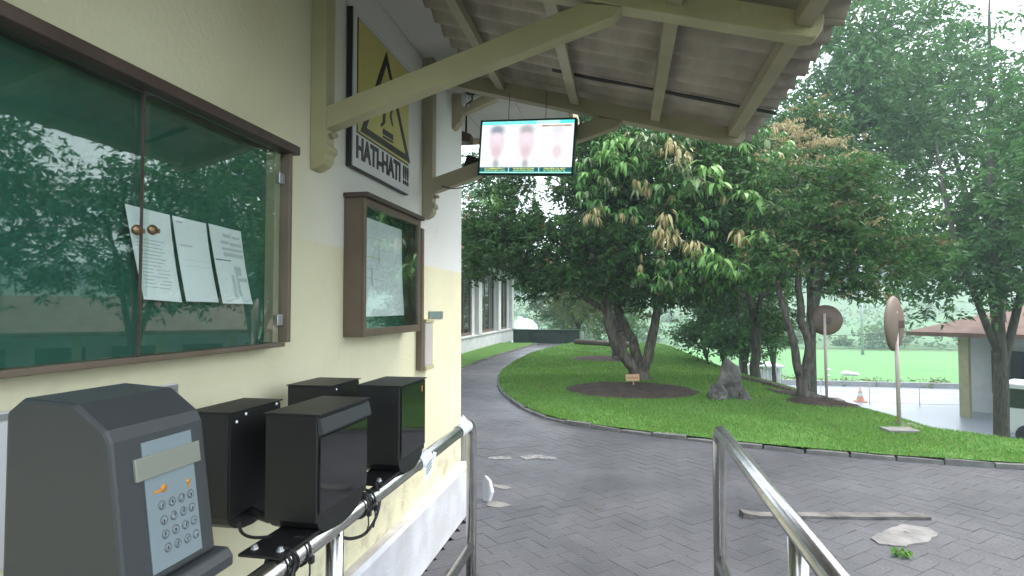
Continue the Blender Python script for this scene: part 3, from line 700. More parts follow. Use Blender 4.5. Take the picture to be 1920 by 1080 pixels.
# ------------------------------------------------------------------ stainless rails
def rail(X, yend, r, label, posts, ybeg=-1.2, inward=1):
    t = empty('handrail', (X, yend, 0), label, 'handrail', 'stainless handrails of the walkway')
    zt = .94; c = .07; pts = [(X, ybeg, zt), (X, yend - c, zt)]
    for k in range(1, 7):
        a = k / 6 * math.pi / 2; pts.append((X, yend - c + c * math.sin(a), zt - c + c * math.cos(a)))
    pts.append((X, yend, .0))
    mb = MB(); mb.tube(pts, r, 20); obj('top_rail', mb, M['steel'], t)
    mb = MB(); mb.tube([(X, ybeg, .345), (X, yend - r*.6, .345)], r*.82, 16); obj('lower_rail', mb, M['steel'], t)
    for y in posts:
        mb = MB(); mb.tube([(X, y, 0), (X, y, zt - r*.5)], r*.9, 16); obj('post', mb, M['steel'], t)
        mb = MB(); mb.lathe([(r*2,0),(r*2,.004),(r*1.2,.008),(r*.9,.012)], (X, y, .001), 20); obj('floor_flange', mb, M['steel'], t)
    mb = MB(); mb.lathe([(r*2,0),(r*2,.004),(r*1.2,.008),(r*1.0,.012)], (X, yend, .001), 20); obj('floor_flange', mb, M['steel'], t)
    return t
rail(-.736, 2.80, .025, 'left stainless handrail next to the wall carrying the black terminals', (1.42, .1))
rail(.425, 2.86, .0285, 'right stainless handrail in front of the open paving', (1.60, .3))
# tape and tags on the left rail
mb = MB(); mb.tube([(-.736, 2.02, .94), (-.736, 2.13, .94)], .0275, 20, cap=False)
mb.add([(-.7095,2.04,.93),(-.7095,2.135,.955),(-.707,2.12,.885),(-.708,2.03,.865)], [(0,1,2,3)]); mb.add([(-.709,2.13,.96),(-.704,2.16,.95),(-.706,2.135,.91)], [(0,1,2)])
tt = empty('rail_label', (-.736, 2.08, .94), 'white printed paper label wrapped round the left handrail', 'label'); obj('paper_wrap', mb, M['paper'], tt)
mb = MB()
for k in range(3): mb.add([(-.7075,2.05,.922-.012*k),(-.7065,2.11,.937-.012*k),(-.7065,2.11,.933-.012*k),(-.7075,2.05,.918-.012*k)], [(0,1,2,3)])
obj('print', mb, M['ink'], tt)
mb = MB(); mb.tube([(-.736, 2.56, .94), (-.736, 2.66, .94), (-.736, 2.72, .938)], .0275, 18, cap=False)
mb.add([(-.736,2.6,.967),(-.72,2.66,.966),(-.74,2.63,1.0)], [(0,1,2)]); mb.add([(-.745,2.66,.966),(-.73,2.72,.963),(-.752,2.70,.995)], [(0,1,2)])
tag(obj('plastic_wrap', mb, M['paper']), 'crumpled clear plastic tape at the far end of the left handrail', 'tape')

# ------------------------------------------------------------------ black terminal housings on the left rail
def housing(x0, x1, ya, yb, label, glass, holes, zt=1.25, zb=.998, mark=False):
    t = empty('terminal_housing', ((x0+x1)/2, (ya+yb)/2, zb), label, 'terminal box', 'black metal terminal boxes mounted on the handrail')
    mb = MB(); mb.box(x0, x1 - .004, ya, yb, zb, zt - .003); obj('housing_body', mb, M['black'], t, bevel=.003)
    mb = MB(); mb.box(x0 - .003, x1 + .004, ya - .003, yb + .003, zt-.0025, zt+.001); obj('top_lid', mb, M['black'], t, bevel=.001)
    if glass:
        top = zt - .055 if not mark else zt - .006
        mb = MB(); mb.box(x1 - .0035, x1 + .001, ya + .008, yb - .008, zb + .02, top); obj('front_panel', mb, M['blackgloss'], t, bevel=.001)
        if not mark:
            mb = MB(); mb.prism([(x1-.003, zt-.008),(x1+.003, zt-.010),(x1+.010, zt-.042),(x1+.006,zt-.048),(x1-.003,zt-.048)], 'y', ya+.002, yb-.002); obj('visor', mb, M['greybody'], t)
    else:
        mb = MB(); mb.box(x1 - .0035, x1 + .0005, ya + .004, yb - .004, zb + .004, zt - .006); obj('back_cover', mb, M['black'], t, bevel=.001)
    if holes:
        for (yy, zz) in holes: mb = MB(); mb.lathe([(0,.0025),(.0032,.002),(.004,0)], (x1 + .0006, yy, zz), 10, (1,0,0)); obj('rivet', mb, M['whitevan'], t)
    # curved cradle below
    xm = (x0+x1)/2; pr = []
    for k in range(9):
        a = math.pi + math.pi * k / 8; pr.append(((ya+yb)/2 + (yb-ya)/2 * math.cos(a) * .92, zb + .0 + .045 * math.sin(a)))
    mb = MB(); mb.prism(pr, 'x', x0+.006, x1-.008); obj('cradle', mb, M['black'], t)
    return t
hA = housing(-.838, -.70, 1.268, 1.537, 'largest front black terminal box with grey visor, sitting on the near handrail plate', True, [])
hB = housing(-1.033, -.92, 1.250, 1.463, 'black box with three bright rivets behind the grey keypad terminal', False, [(1.275,1.225),(1.31,1.238),(1.44,1.242)])
hC = housing(-1.073, -.92, 1.741, 1.945, 'rearmost black box nearest the wall, mostly hidden behind the front box', False, [(1.775,1.235)])
hD = housing(-.850, -.70, 1.778, 2.018, 'far black terminal box with a glossy panel reflecting the lawn', True, [], mark=True)
mb = MB(); mb.lathe([(0,.0008),(.0055,.0008),(.0055,0)], (-.6988, 1.975, 1.222), 12, (1,0,0)); mb.obox((-.6986,1.975,1.212),(.0008,.008,.010)); 
obj('orange_logo', mb, M['orange'], hD)
for yy, lab in ((1.14, 'near black steel mounting plate bolted on top of the left handrail'), (1.66, 'far black steel mounting plate on the left handrail below the glossy box')):
    t = empty('mounting_plate', (-.76, yy + .2, .966), lab, 'mounting plate', 'mounting plates on the left handrail')
    mb = MB(); mb.box(-.815, -.712, yy, yy + .30, .967, .974); obj('plate', mb, M['black'], t, bevel=.002)
    for q in ((-.795, yy+.03), (-.733, yy+.03), (-.733, yy+.2)):
        mb = MB(); mb.lathe([(0,.009),(.006,.009),(.006,.004),(.009,.003),(.009,0)], (q[0], q[1], .9742), 6); obj('bolt', mb, M['alu'], t)
    mb = MB(); mb.box(-.78,-.75, yy+.19, yy+.24, .975, 1.0); obj('stand', mb, M['black'], t)
    mb = MB(); mb.tube([(-.97, yy+.22, 1.01), (-.93, yy+.21, .985), (-.87, yy+.20, .975), (-.80, yy+.2, .981)], .012, 8); obj('arm', mb, M['black'], t)
def cable(pts, r, label, parent=None, name='cable'):
    P = [Vector(p) for p in pts]; out = []
    Q = [P[0]] + P + [P[-1]]
    for i in range(1, len(Q)-2):
        for k in range(6):
            t = k/6; p0,p1,p2,p3 = Q[i-1:i+3]; out.append(.5*((2*p1)+(p2-p0)*t+(2*p0-5*p1+4*p2-p3)*t*t+(3*p1-p0-3*p2+p3)*t**3))
    out.append(P[-1]); mb = MB(); mb.tube(out, r, 8)
    return tag(obj(name, mb, M['rubber']), label, 'cable')
c_ = [on_x(*q, -.72) for q in ((704,905),(712,935),(705,970),(685,1000),(655,1010),(628,1000))]
cable([(v.x, v.y, v.z) for v in c_], .0045, 'black cable loop hanging from the rail below the far glossy box')
c_ = [on_x(*q, -.80) for q in ((447,980),(455,1000),(480,1008),(520,1003),(545,990))]
cable([(v.x, v.y, v.z) for v in c_], .0035, 'thin black cable loop below the riveted box')
c_ = [on_x(*q, -.70) for q in ((545,1030),(552,1055),(545,1085),(528,1110))]
cable([(v.x, v.y, v.z) for v in c_], .0035, 'black cable end dangling beside the near rail clamp')
for i, (yy, lab) in enumerate(((1.165, 'cable ties bunched round the rail at the near edge of the plate'), (1.245, 'black cable tie round the rail beside the front box'), (1.555, 'black cable ties round the rail just past the front box'), (1.60, 'black cable tie under the far black box'))):
    mb = MB()
    for k in range(3 if i in (0, 2) else 1):
        y = yy + k * .013; pts = [(-.736 + .031 * math.cos(a), y + .006 * math.sin(a + k), .943 + .031 * math.sin(a)) for a in [2*math.pi*j/16 for j in range(17)]]
        mb.tube(pts, .0035, 6)
    mb.obox((-.705, yy+.005, .925), (.010,.012,.016)); mb.tube([(-.706,yy,.925),(-.70,yy-.01,.90),(-.705,yy-.012,.875)], .0022, 5)
    tag(obj('cable_tie', mb, M['rubber']), lab, 'cable tie', 'cable ties on the left handrail')

# ------------------------------------------------------------------ grey keypad terminal
kt = empty('keypad_terminal', (-.80, .86, 1.05), 'grey keypad time clock with display strip in the lower left on the handrail', 'time clock')
prof = [(-.712,1.075),(-.7425,1.300),(-.752,1.318),(-.805,1.356),(-.90,1.362),(-.93,1.34),(-.93,1.075)]
mb = MB(); mb.prism(prof, 'y', .742, .936); obj('body', mb, M['greybody'], kt, bevel=.006)
nrm = Vector((.225, 0, .0305)).normalized(); up = Vector((-.0305, 0, .225)).normalized()
def face_pt(y, t, off=0):   # t: height fraction along the front face
    p = Vector((-.712, y, 1.075)).lerp(Vector((-.7425, y, 1.300)), t); return p + nrm * off
def face_quad(mb, y0, y1, t0, t1, o0, o1, mi=0):
    A = [face_pt(y0,t0,o0), face_pt(y1,t0,o0), face_pt(y1,t1,o0), face_pt(y0,t1,o0)]; B = [face_pt(y0,t0,o1), face_pt(y1,t0,o1), face_pt(y1,t1,o1), face_pt(y0,t1,o1)]
    mb.add(A + B, [(3,2,1,0),(4,5,6,7),(0,1,5,4),(1,2,6,5),(2,3,7,6),(3,0,4,7)], mi)
mb = MB(); face_quad(mb, .796, .902, .06, .95, -.002, .0015); obj('face_panel', mb, M['bluepanel'], kt)
mb = MB(); face_quad(mb, .778, .916, .70, .855, -.001, .005); obj('display_strip', mb, M['lcd'], kt, bevel=.0015)
def pix_face(px, py):      # intersect pixel ray with the front face plane
    d = Vector(ray(px, py)); o = Vector((0,0,EYE)); p0 = face_pt(.8, 0); k = (p0 - o).dot(nrm) / d.dot(nrm); p = o + d * k
    return p.y, (p.z - 1.075) / .225
kcoords = [[(302,947),(321,940),(339,933),(355.6,925.6)],[(306,975),(324.5,966),(342,958),(358,950.5)],[(309,1001.5),(328,992),(346,983.7),(362,975)],[(313.5,1026.5),(332,1018),(350,1009.6),(365.7,1001)]]
kl = '1234567890*#ABCD'
n_ = 0
for r_ in kcoords:
    for (px, py) in r_:
        y, t = pix_face(px, py); c = face_pt(y, t, .0015)
        mb = MB(); mb.lathe([(.0068,0),(.0068,.0008),(.0055,.0012),(0,.0014)], c, 14, nrm); k = obj('key', mb, M['keytop'], kt)
        mb = MB(); mb.lathe([(.0068,.0009),(.0074,.0003)], c, 16, nrm); mb.lathe([(.0052,.0016),(.0060,.0016)], c, 16, nrm)
        g = random.Random(n_); cc = face_pt(y, t, .0034)
        for s in range(3): mb.obox(cc + Vector((0, g.uniform(-.002,.002), g.uniform(-.0025,.0025))), (.0004, .004 if s % 2 else .001, .001 if s % 2 else .005))
        obj('key_ring', mb, M['keyink'], k); n_ += 1
y, t = pix_face(300, 919); mb = MB(); face_quad(mb, y-.014, y+.004, t-.012, t+.008, .001, .0022); mb.lathe([(0,.001),(.006,.001),(.006,0)], face_pt(y+.006,t+.008,.0015), 14, nrm); obj('orange_logo', mb, M['orange'], kt)
y, t = pix_face(351, 902); mb = MB(); mb.lathe([(0,.001),(.0042,.001),(.0042,0)], face_pt(y,t,.0015), 12, nrm); face_quad(mb, y-.002, y+.002, t-.045, t-.02, .001, .0022); obj('orange_mark', mb, M['orange'], kt)
mb = MB(); mb.prism([(-.945,1.040),(-.690,1.040),(-.690,1.058),(-.700,1.0725),(-.945,1.0725)], 'y', .725, .955); obj('base', mb, M['greybody'], kt, bevel=.004)
mb = MB(); mb.box(-.78,-.70,.78,.90,.966,1.038); obj('rail_clamp', mb, M['black'], kt, bevel=.003)

# ------------------------------------------------------------------ hanging screen
tv = empty('hanging_screen', (-.53, 3.19, 2.39), 'flat screen hung under the canopy showing three blurred portraits on white', 'screen')
tv.rotation_euler = (R(2), R(4.6), R(-9))
def loc_obj(name, mb, m, parent, **k):     # geometry given in the parent's own frame
    me = bpy.data.meshes.new(name); me.from_pydata(mb.v, [], mb.f); me.materials.append(m)
    me.polygons.foreach_set('use_smooth', mb.sm); o = bpy.data.objects.new(name, me); COL.objects.link(o); o.parent = parent
    if k.get('bevel'): b = o.modifiers.new('bevel','BEVEL'); b.width = k['bevel']; b.segments = 2
    return o
TW, TH = .28, .156
M['tvframe'] = mat('screen_frame_green_black', (.015,.045,.035), .3)
mb = MB(); mb.box(-TW, TW, .0, .032, -TH, TH); loc_obj('casing', mb, M['tvframe'], tv, bevel=.003)
for (a, b, c, d) in ((-TW, TW, TH-.009, TH), (-TW, TW, -TH, -TH+.013), (-TW, -TW+.010, -TH+.0131, TH-.0091), (TW-.010, TW, -TH+.0131, TH-.0091)):
    mb = MB(); mb.box(a, b, -.008, -.0002, c, d); loc_obj('bezel', mb, M['tvframe'], tv)
def screen_picture():
    nx, nz = 200, 112; w, h0, h1 = TW-.0102, -TH+.0132, TH-.0092
    u = (np.arange(nx)+.5)/nx; v = (np.arange(nz)+.5)/nz; U, Vv = np.meshgrid(u, v)
    C = np.ones((nz, nx, 3)) * np.array([.93,.97,1.0])
    def blend(mask, c, a=1.0): C[:] = C * (1 - (mask*a)[...,None]) + np.array(c) * (mask*a)[...,None]
    def ell(cx, cz, rx, rz, soft): d = np.sqrt(((U-cx)/rx)**2 + ((Vv-cz)/rz)**2); return np.clip((1+soft-d)/(2*soft), 0, 1)**1.3
    for k, cx in enumerate((.175, .50, .835)):
        a = (1, .95, .55)[k]
        blend(ell(cx, .10, .13, .14, .35), (.62,.80,.86), .55*a)
        blend(ell(cx, .60, .10, .32, .30), (.74,.58,.66), .75*a if k < 2 else .35)
        blend(ell(cx, .84, .085, .095, .5), (.20,.27,.34) if k == 0 else (.38,.38,.38) if k == 1 else (.62,.64,.72), .85*a if k < 2 else .5)
        blend(ell(cx, .70, .05, .09, .4), (.86,.74,.80), .8*a)
        blend(ell(cx, .40, .052, .14, .4), (.66,.50,.50), .6*a if k < 2 else .5)
        blend(ell(cx, .18, .035, .09, .5), (.32,.26,.26), .7*a if k < 2 else .15)
    r = np.random.default_rng(3); nzz = r.random((nz, nx))
    top = Vv > .935; C[top] = (.12,.83,.78); C[top & (nzz > .65) & (U < .6)] = (.4,.93,.88); C[top & (U > .6) & (U < .85)] = (.55,.95,.88)
    C[top & (nzz > .93) & (Vv < .965) & (U < .3)] = (.02,.18,.14)
    C[(Vv > .885) & (Vv < .915) & (U > .66) & (U < .97)] = (.30,.22,.12); C[(Vv > .885) & (Vv < .915) & (U > .73) & (U < .9)] = (.55,.42,.25)
    bot = (Vv < .115) & (Vv > .03); C[bot] = (.03,.13,.15); C[Vv <= .03] = (.35,.9,.8)
    for cx in (.325, .655): C[(abs(U-cx) < .004) & (Vv < .115)] = (.5,.9,.85)
    for cx in (.17, .49, .82):
        for (z0, z1) in ((.075,.105),(.038,.065)):
            mk = (abs(U-cx) < .115) & (Vv > z0) & (Vv < z1) & (nzz > .38); C[mk] = (.62,.70,.22) if z0 > .05 else (.35,.72,.35)
    m = bpy.data.materials.new('screen_picture'); m.use_nodes = True; N = m.node_tree.nodes; N.clear(); L = m.node_tree.links
    at = N.new('ShaderNodeAttribute'); at.attribute_name = 'tint'; em = N.new('ShaderNodeEmission'); em.inputs[1].default_value = .40; o = N.new('ShaderNodeOutputMaterial')
    L.new(at.outputs['Color'], em.inputs[0]); L.new(em.outputs[0], o.inputs[0])
    X = -w + 2*w*U - w/nx; Z = h0 + (h1-h0)*Vv - (h1-h0)/nz/2; dx = 2*w/nx; dz = (h1-h0)/nz; Y = np.full_like(X, -.003)
    V = np.stack([np.stack([X, Y, Z], -1), np.stack([X+dx, Y, Z], -1), np.stack([X+dx, Y, Z+dz], -1), np.stack([X, Y, Z+dz], -1)], 2).reshape(-1, 4, 3)
    ob = np_mesh('screen', V, 4, m, tint=C.reshape(-1, 3)); ob.parent = tv
screen_picture()
mb = MB(); mb.box(-.06,.06,.033,.045,-.06,.06); mb.tube([(0,.045,0),(-.05,.09,0),(-.30,.12,-.06),(-.38,.13,-.06)], .012, 8); loc_obj('mount_arm', mb, M['black'], tv)
mb = MB(); mb.obox((-.37,.13,-.075), (.10,.07,.10), ry=.3); loc_obj('mount_box', mb, M['black'], tv, bevel=.008)
for x in (-.12, .10):
    mb = MB(); mb.tube([(x, .015, TH), (x - .02, .06, TH + .17)], .0018, 6); loc_obj('hanging_wire', mb, M['rubber'], tv)
cable([(-1.09,3.33,2.235),(-.98,3.30,2.20),(-.86,3.28,2.215),(-.78,3.27,2.26),(-.72,3.24,2.30)], .0035, 'thin grey cable drooping from the timber brace to the hanging screen')
# security camera and lamp under the eave
cc = empty('security_camera', (-1.03, 3.9, 2.95), 'small white security camera with black bracket under the white eave', 'camera')
mb = MB(); mb.lathe([(0,0),(.022,0),(.026,.02),(.024,.085),(.012,.095),(0,.095)], (-1.045,3.80,2.87), 14, (-.1,.1,1)); obj('housing', mb, M['white'], cc)
mb = MB(); mb.obox((-1.01,3.80,2.955),(.055,.04,.02)); mb.tube([(-1.0,3.80,2.95),(-1.0,3.80,2.90),(-1.03,3.78,2.87),(-1.035,3.77,2.85)], .006, 8); mb.tube([(-.99,3.80,2.965),(-.93,3.80,2.955)],.005,6); obj('bracket_arm', mb, M['black'], cc)
lp = empty('wall_lamp', (-1.15, 4.3, 2.7), 'dark grey floodlight hanging at the wall corner beside the screen', 'lamp')
p = on_y(872, 257, 4.24)
mb = MB(); mb.prism([(p.x-.05,p.z+.01),(p.x-.02,p.z+.045),(p.x+.045,p.z+.02),(p.x+.045,p.z-.04),(p.x+.015,p.z-.04),(p.x-.05,p.z-.02)], 'y', 4.23, 4.31); obj('lamp_head', mb, M['darkbrown'], lp, bevel=.004)
mb = MB(); mb.tube([(p.x, 4.27, p.z+.04), (p.x, 4.27, 2.999)], .008, 8); obj('hanger', mb, M['black'], lp)

# ------------------------------------------------------------------ things on the paving
p0 = on_z(1390, 968); p1 = on_z(1700, 970)
th = math.atan2(p1.y-p0.y, p1.x-p0.x); run = (p1-p0).length + .25
mb = MB(); L_ = int(run/.12); 
for i in range(L_ + 1):
    s = i * .12; w = .045 + .008*noise.noise(Vector((i*.7,0,1))); h = .018 + .005*noise.noise(Vector((i*.9,3,1))) + (.022 if i == 0 else 0)
    for dy in (-w, w): 
        q = Vector((p0.x, p0.y, 0)) + Vector((math.cos(th)*s - math.sin(th)*dy, math.sin(th)*s + math.cos(th)*dy, 0)); mb.v.append((q.x, q.y, -.01)); mb.v.append((q.x, q.y, h))
for i in range(L_):
    a = 4*i; b = a+4
    for q in ((a+1,b+1,b+3,a+3),(a,b,b+1,a+1),(a+2,a+3,b+3,b+2)): mb.f.append(q); mb.m.append(0); mb.sm.append(False)
mb.f.append((0,1,3,2)); mb.m.append(0); mb.sm.append(False)
tag(obj('concrete_edging', mb, M['edging']), kind='structure')
def patch(name, pix, m, z=.004, lab=None):
    P = [on_z(*q) for q in pix]; mb = MB()
    Pn = []
    for a, b in zip(P, P[1:]+P[:1]):
        for k in range(4):
            v = a.lerp(b, k/4); j = (b-a).length*.06; Pn.append((v.x+random.uniform(-j,j), v.y+random.uniform(-j,j)))
    mb.prism(Pn, 'z', -.008, z); return tag(obj(name, mb, m), kind='structure')
patch('concrete_patch', [(1650,1000),(1690,984),(1735,990),(1760,1003),(1740,1018),(1700,1026),(1650,1022),(1634,1012)], M['concretepatch'], .008)
M['paintmark'] = mat('worn_paint', (.22,.215,.205), .6, col2=(.08,.08,.08), nscale=25, edge=(.4,.6))
patch('paint_mark', [(972,856),(1008,853),(1040,858),(1045,862),(1010,860),(985,862)], M['paintmark'])
patch('paint_mark', [(915,858),(955,856),(960,861),(918,862)], M['paintmark'])
patch('cement_smear', [(922,908),(950,912),(963,916),(945,918),(928,914)], M['concretepatch'])
patch('cement_smear', [(912,940),(945,942),(958,948),(935,953),(915,950)], M['concretepatch'])
def leaf_tuft(name, c, n, size, spread, label, cat, col1=(.07,.18,.03), col2=(.16,.34,.05)):
    V = []; T = []
    for i in range(n):
        a = random.uniform(0, 6.28); l = size*random.uniform(.6,1.2); w = l*.22; b = Vector(c) + Vector((random.uniform(-1,1)*spread, random.uniform(-1,1)*spread, 0))
        d = Vector((math.cos(a)*.6, math.sin(a)*.6, 1)).normalized()*l; s = Vector((-math.sin(a), math.cos(a), 0))*w
        V.append([b, b+d*.5+s, b+d+Vector((0,0,-.2*l)), b+d*.5-s]); t = random.random(); T.append([x*(1-t)+y*t for x, y in zip(col1, col2)])
    return tag(np_mesh(name, np.array([[tuple(p) for p in q] for q in V]), 4, M['leaf'], tint=np.array(T)), label, cat)
p = on_z(1690, 1042); leaf_tuft('weed', (p.x, p.y, 0), 60, .045, .05, 'small bright green weed growing through the broken concrete', 'weed')

# ------------------------------------------------------------------ trees
def np_leaves(T, m, size, droop, c1, c2, dry=0, dryc=(.24,.195,.085), width=.36, seed=0, up=0.0):
    """T: (n,3) tuft centres; m leaves each"""
    r = np.random.default_rng(seed); n = len(T) * m; C = np.repeat(T, m, 0)
    d = r.normal(size=(n,3)); d[:,2] = d[:,2]*.5 - droop + up; d /= np.linalg.norm(d, axis=1)[:,None]
    l = size * r.uniform(.6, 1.25, n)[:,None]; s = np.cross(d, r.normal(size=(n,3))); s /= np.linalg.norm(s, axis=1)[:,None]; s *= l*width*.5
    b = C + d*l*.15 + r.normal(size=(n,3))*size*.22
    V = np.stack([b, b + d*l*.45 + s, b + d*l + np.array([0,0,-.12])*l, b + d*l*.45 - s], 1)
    t = r.random((n,1)); ct = np.repeat(r.random((len(T),1)), m, 0); t = .5*t + .5*ct
    c = np.array(c1)*(1-t) + np.array(c2)*t
    if dry > 0:
        k = np.repeat(r.random(len(T)) < dry, m); c[k] = np.array(dryc) * r.uniform(.7, 1.25, (k.sum(),1))
    return V, c
def clumps(ells, count, rr, seed, flat=.6, n_tuft=12):
    """sub-clump centres on the shells of ellipsoids and the tufts round them"""
    r = np.random.default_rng(seed); sub = []
    vol = [e[3]*e[4]*e[5] for e in ells]; tot = sum(v**.7 for v in vol)
    for e, v in zip(ells, vol):
        k = max(3, int(count * v**.7 / tot)); d = r.normal(size=(k,3)); d /= np.linalg.norm(d, axis=1)[:,None]; rad = r.uniform(.35, 1.0, k)**.6
        sub.append(np.array(e[:3]) + d * rad[:,None] * np.array(e[3:6]))
    sub = np.concatenate(sub); sz = rr * r.uniform(.6, 1.3, len(sub))
    T = np.repeat(sub, n_tuft, 0) + r.normal(size=(len(sub)*n_tuft,3)) * np.repeat(sz, n_tuft)[:,None] * np.array([1,1,flat])
    return sub, T
def nearest_on(stems, p):
    best = None
    for pts, rs in stems:
        for i, q in enumerate(pts):
            if i < len(pts) * .35: continue
            d = (Vector(q) - p).length + max(0, q[2] - p.z) * 1.5
            if best is None or d < best[0]: best = (d, Vector(q), rs[i])
    return best
def wob(pts, rs, amp, seed, n=4):
    P = [Vector(p) for p in pts]; Q = [P[0]] + P + [P[-1]]; out = []; ro = []
    for i in range(1, len(Q)-2):
        for k in range(n):
            t = k/n; p0,p1,p2,p3 = Q[i-1:i+3]; v = .5*((2*p1)+(p2-p0)*t+(2*p0-5*p1+4*p2-p3)*t*t+(3*p1-p0-3*p2+p3)*t**3)
            j = len(out); v = v + Vector((noise.noise(Vector((j*.6, seed, 0))), noise.noise(Vector((j*.6, seed, 5))), 0))*amp*(j > 0)
            out.append(v); ro.append((rs[i-1]*(1-t) + rs[i]*t) * (1 + .12*noise.noise(Vector((j*.9, seed, 9)))))
    out.append(P[-1]); ro.append(rs[-1]); return out, ro
def tree(name, label, base, stems, ells, count, n_tuft, m, size, c1, c2, rr=.28, droop=.3, dry=0, seed=1, bark='bark', amp=.04, twig=.35, group=None, flat=.6, sides=10, width=.36, cat='tree', subtwig=True):
    root = empty(name, base, label, cat, group); B = Vector(base)
    st = [wob(p, r, amp, seed+i) for i, (p, r) in enumerate(stems)]
    mb = MB()
    for p, r in st: mb.tube(p, r, sides)
    obj('trunk', mb, M[bark], root)
    sub, T = clumps(ells, count, rr, seed, flat, n_tuft)
    # join the crown to the stems with limbs
    mb = MB(); r = random.Random(seed)
    nodes = [(Vector(q), rs[i]) for p, rs in st for i, q in enumerate(p) if i >= len(p)*.35]
    order = sorted(range(len(sub)), key=lambda i: min((Vector(sub[i]) - q).length for q, _ in nodes))
    for i in order:
        p = Vector(sub[i]); best = min(nodes, key=lambda nr: (nr[0]-p).length * 1.0 + max(0, nr[0].z - p.z)*.8 + (.0 if nr[1] > .012 else .25))
        q, rad = best; L = (p - q).length
        if L < .02: continue
        r0 = max(.006, min(rad*.6, .012 + L*.018)); mid = q.lerp(p, .5) + Vector((r.uniform(-1,1), r.uniform(-1,1), r.uniform(.1,.9)))*L*.14
        mb.tube([q, q.lerp(mid,.6)+Vector((0,0,L*.02)), mid, p.lerp(mid,.4), p], [r0, r0*.8, r0*.62, r0*.45, r0*.3], 5, cap=False)
        nodes.append((mid, r0*.62)); nodes.append((p, r0*.3))
    obj('limbs', mb, M[bark], root, kind='stuff')
    V, c = np_leaves(T, m, size, droop, c1, c2, dry, seed=seed, width=width)
    np_mesh('crown', V, 4, M['leaf'], root, kind='stuff', tint=c)
    return root, sub
Y0 = 12.1
def P(px, py, Y): v = on_y(px, py, Y); return (v.x, v.y, v.z)
DK1, DK2 = (.018,.050,.014), (.072,.165,.040)
b = P(1198,716,Y0)
main, sub = tree('main_tree', 'large spreading multi stemmed tree in the round soil bed on the lawn', (b[0], Y0, LAWN),
  [([(.30,12.1,.0), P(1188,690,12.1), P(1160,655,12.05), P(1142,610,12.0), P(1136,560,12.0), P(1133,500,12.0), P(1120,430,11.9), P(1090,350,11.8)], [.16,.125,.105,.095,.085,.075,.05,.025]),
   ([(.30,12.2,.0), P(1196,690,12.2), P(1190,650,12.3), P(1172,610,12.4), P(1160,580,12.45), P(1165,520,12.5), P(1172,450,12.5), P(1200,330,12.4)], [.15,.115,.10,.085,.07,.06,.04,.02]),
   ([(.38,12.1,.0), P(1206,695,12.1), P(1215,665,12.05), P(1228,610,12.0), P(1237,560,12.0), P(1262,500,11.9), P(1300,440,11.8), P(1330,360,11.6)], [.15,.125,.105,.09,.08,.07,.05,.025]),
   ([P(1170,668,12.3), P(1163,620,12.9), P(1160,540,13.0), P(1160,460,13.1)], [.09,.085,.08,.05]),
   ([P(1141,585,12.0), P(1100,560,11.9), P(1040,525,11.7), P(985,490,11.5)], [.07,.06,.045,.02]),
   ([P(1133,500,12.0), P(1080,450,12), P(1020,420,12), P(1000,360,12.1)], [.06,.05,.04,.02]),
   ([P(1250,525,12), P(1300,500,11.8), P(1350,470,11.7), P(1390,440,11.5)], [.06,.045,.035,.02])],
  [P(955,450,11.6)+(1.0,1.0,.75), P(925,400,12.0)+(.75,.9,.75), P(1060,470,11.8)+(1.3,1.2,.75), P(1180,420,12)+(1.3,1.4,1.1), P(1330,400,11.8)+(1.15,1.2,1.1), P(1290,520,11.8)+(.9,1.0,.6), P(1130,520,12.3)+(1.0,1.0,.5),
   P(1120,370,12.3)+(.7,1.2,.6), P(1160,300,12)+(1.3,1.3,.75), P(1320,300,11.7)+(1.1,1.2,.8), P(940,320,12.4)+(.55,.8,.55), P(1400,360,12)+(.7,.9,.8), P(1000,530,11.9)+(.6,.7,.2), P(1250,550,12)+(.6,.8,.2), P(1060,260,12.5)+(1.1,.9,.5), P(900,480,11.5)+(.35,.6,.5), P(1150,200,12.4)+(1.6,1.2,.5)],
  580, 18, 9, .118, DK1, DK2, rr=.24, droop=.35, dry=.03, seed=3, amp=.05)
# big drooping leaf rosettes on the near side of the crown, every leaf its own part
def big_leaf(L, w, bend, cup):
    mb = MB(); n = 6; prof = [.10,.55,.92,1.0,.78,.40,.02]
    for i in range(n+1):
        t = i/n; z = -bend*t*t*L; x = t*L*(1-.25*bend*t); h = w/2*prof[i]
        mb.v += [(x, -h, z+cup*h), (x, 0, z), (x, h, z+cup*h)]
    for i in range(n):
        a = 3*i; mb.f += [(a,a+1,a+4,a+3),(a+1,a+2,a+5,a+4)]; mb.m += [0,0]; mb.sm += [True,True]
    return mb
lm = {'fresh': leaf_mat('fresh_leaf', (.14,.32,.07), (.26,.46,.14)), 'mid': leaf_mat('green_leaf', (.055,.17,.035), (.11,.27,.06)), 'dry': leaf_mat('withered_leaf', (.29,.245,.10), (.42,.36,.16), .2), 'sage': leaf_mat('pale_leaf', (.22,.30,.14), (.30,.36,.20))}
lmesh = {}
for k, m in lm.items():
    lmesh[k] = []
    for v in range(3):
        o = obj('leaf', big_leaf((.20,.23,.26)[v], (.058,.066,.075)[v] * (.62 if k == 'dry' else 1), (.35,.55,.8)[v] * (1.3 if k == 'dry' else 1), .25), m); lmesh[k].append(o.data); bpy.data.objects.remove(o)
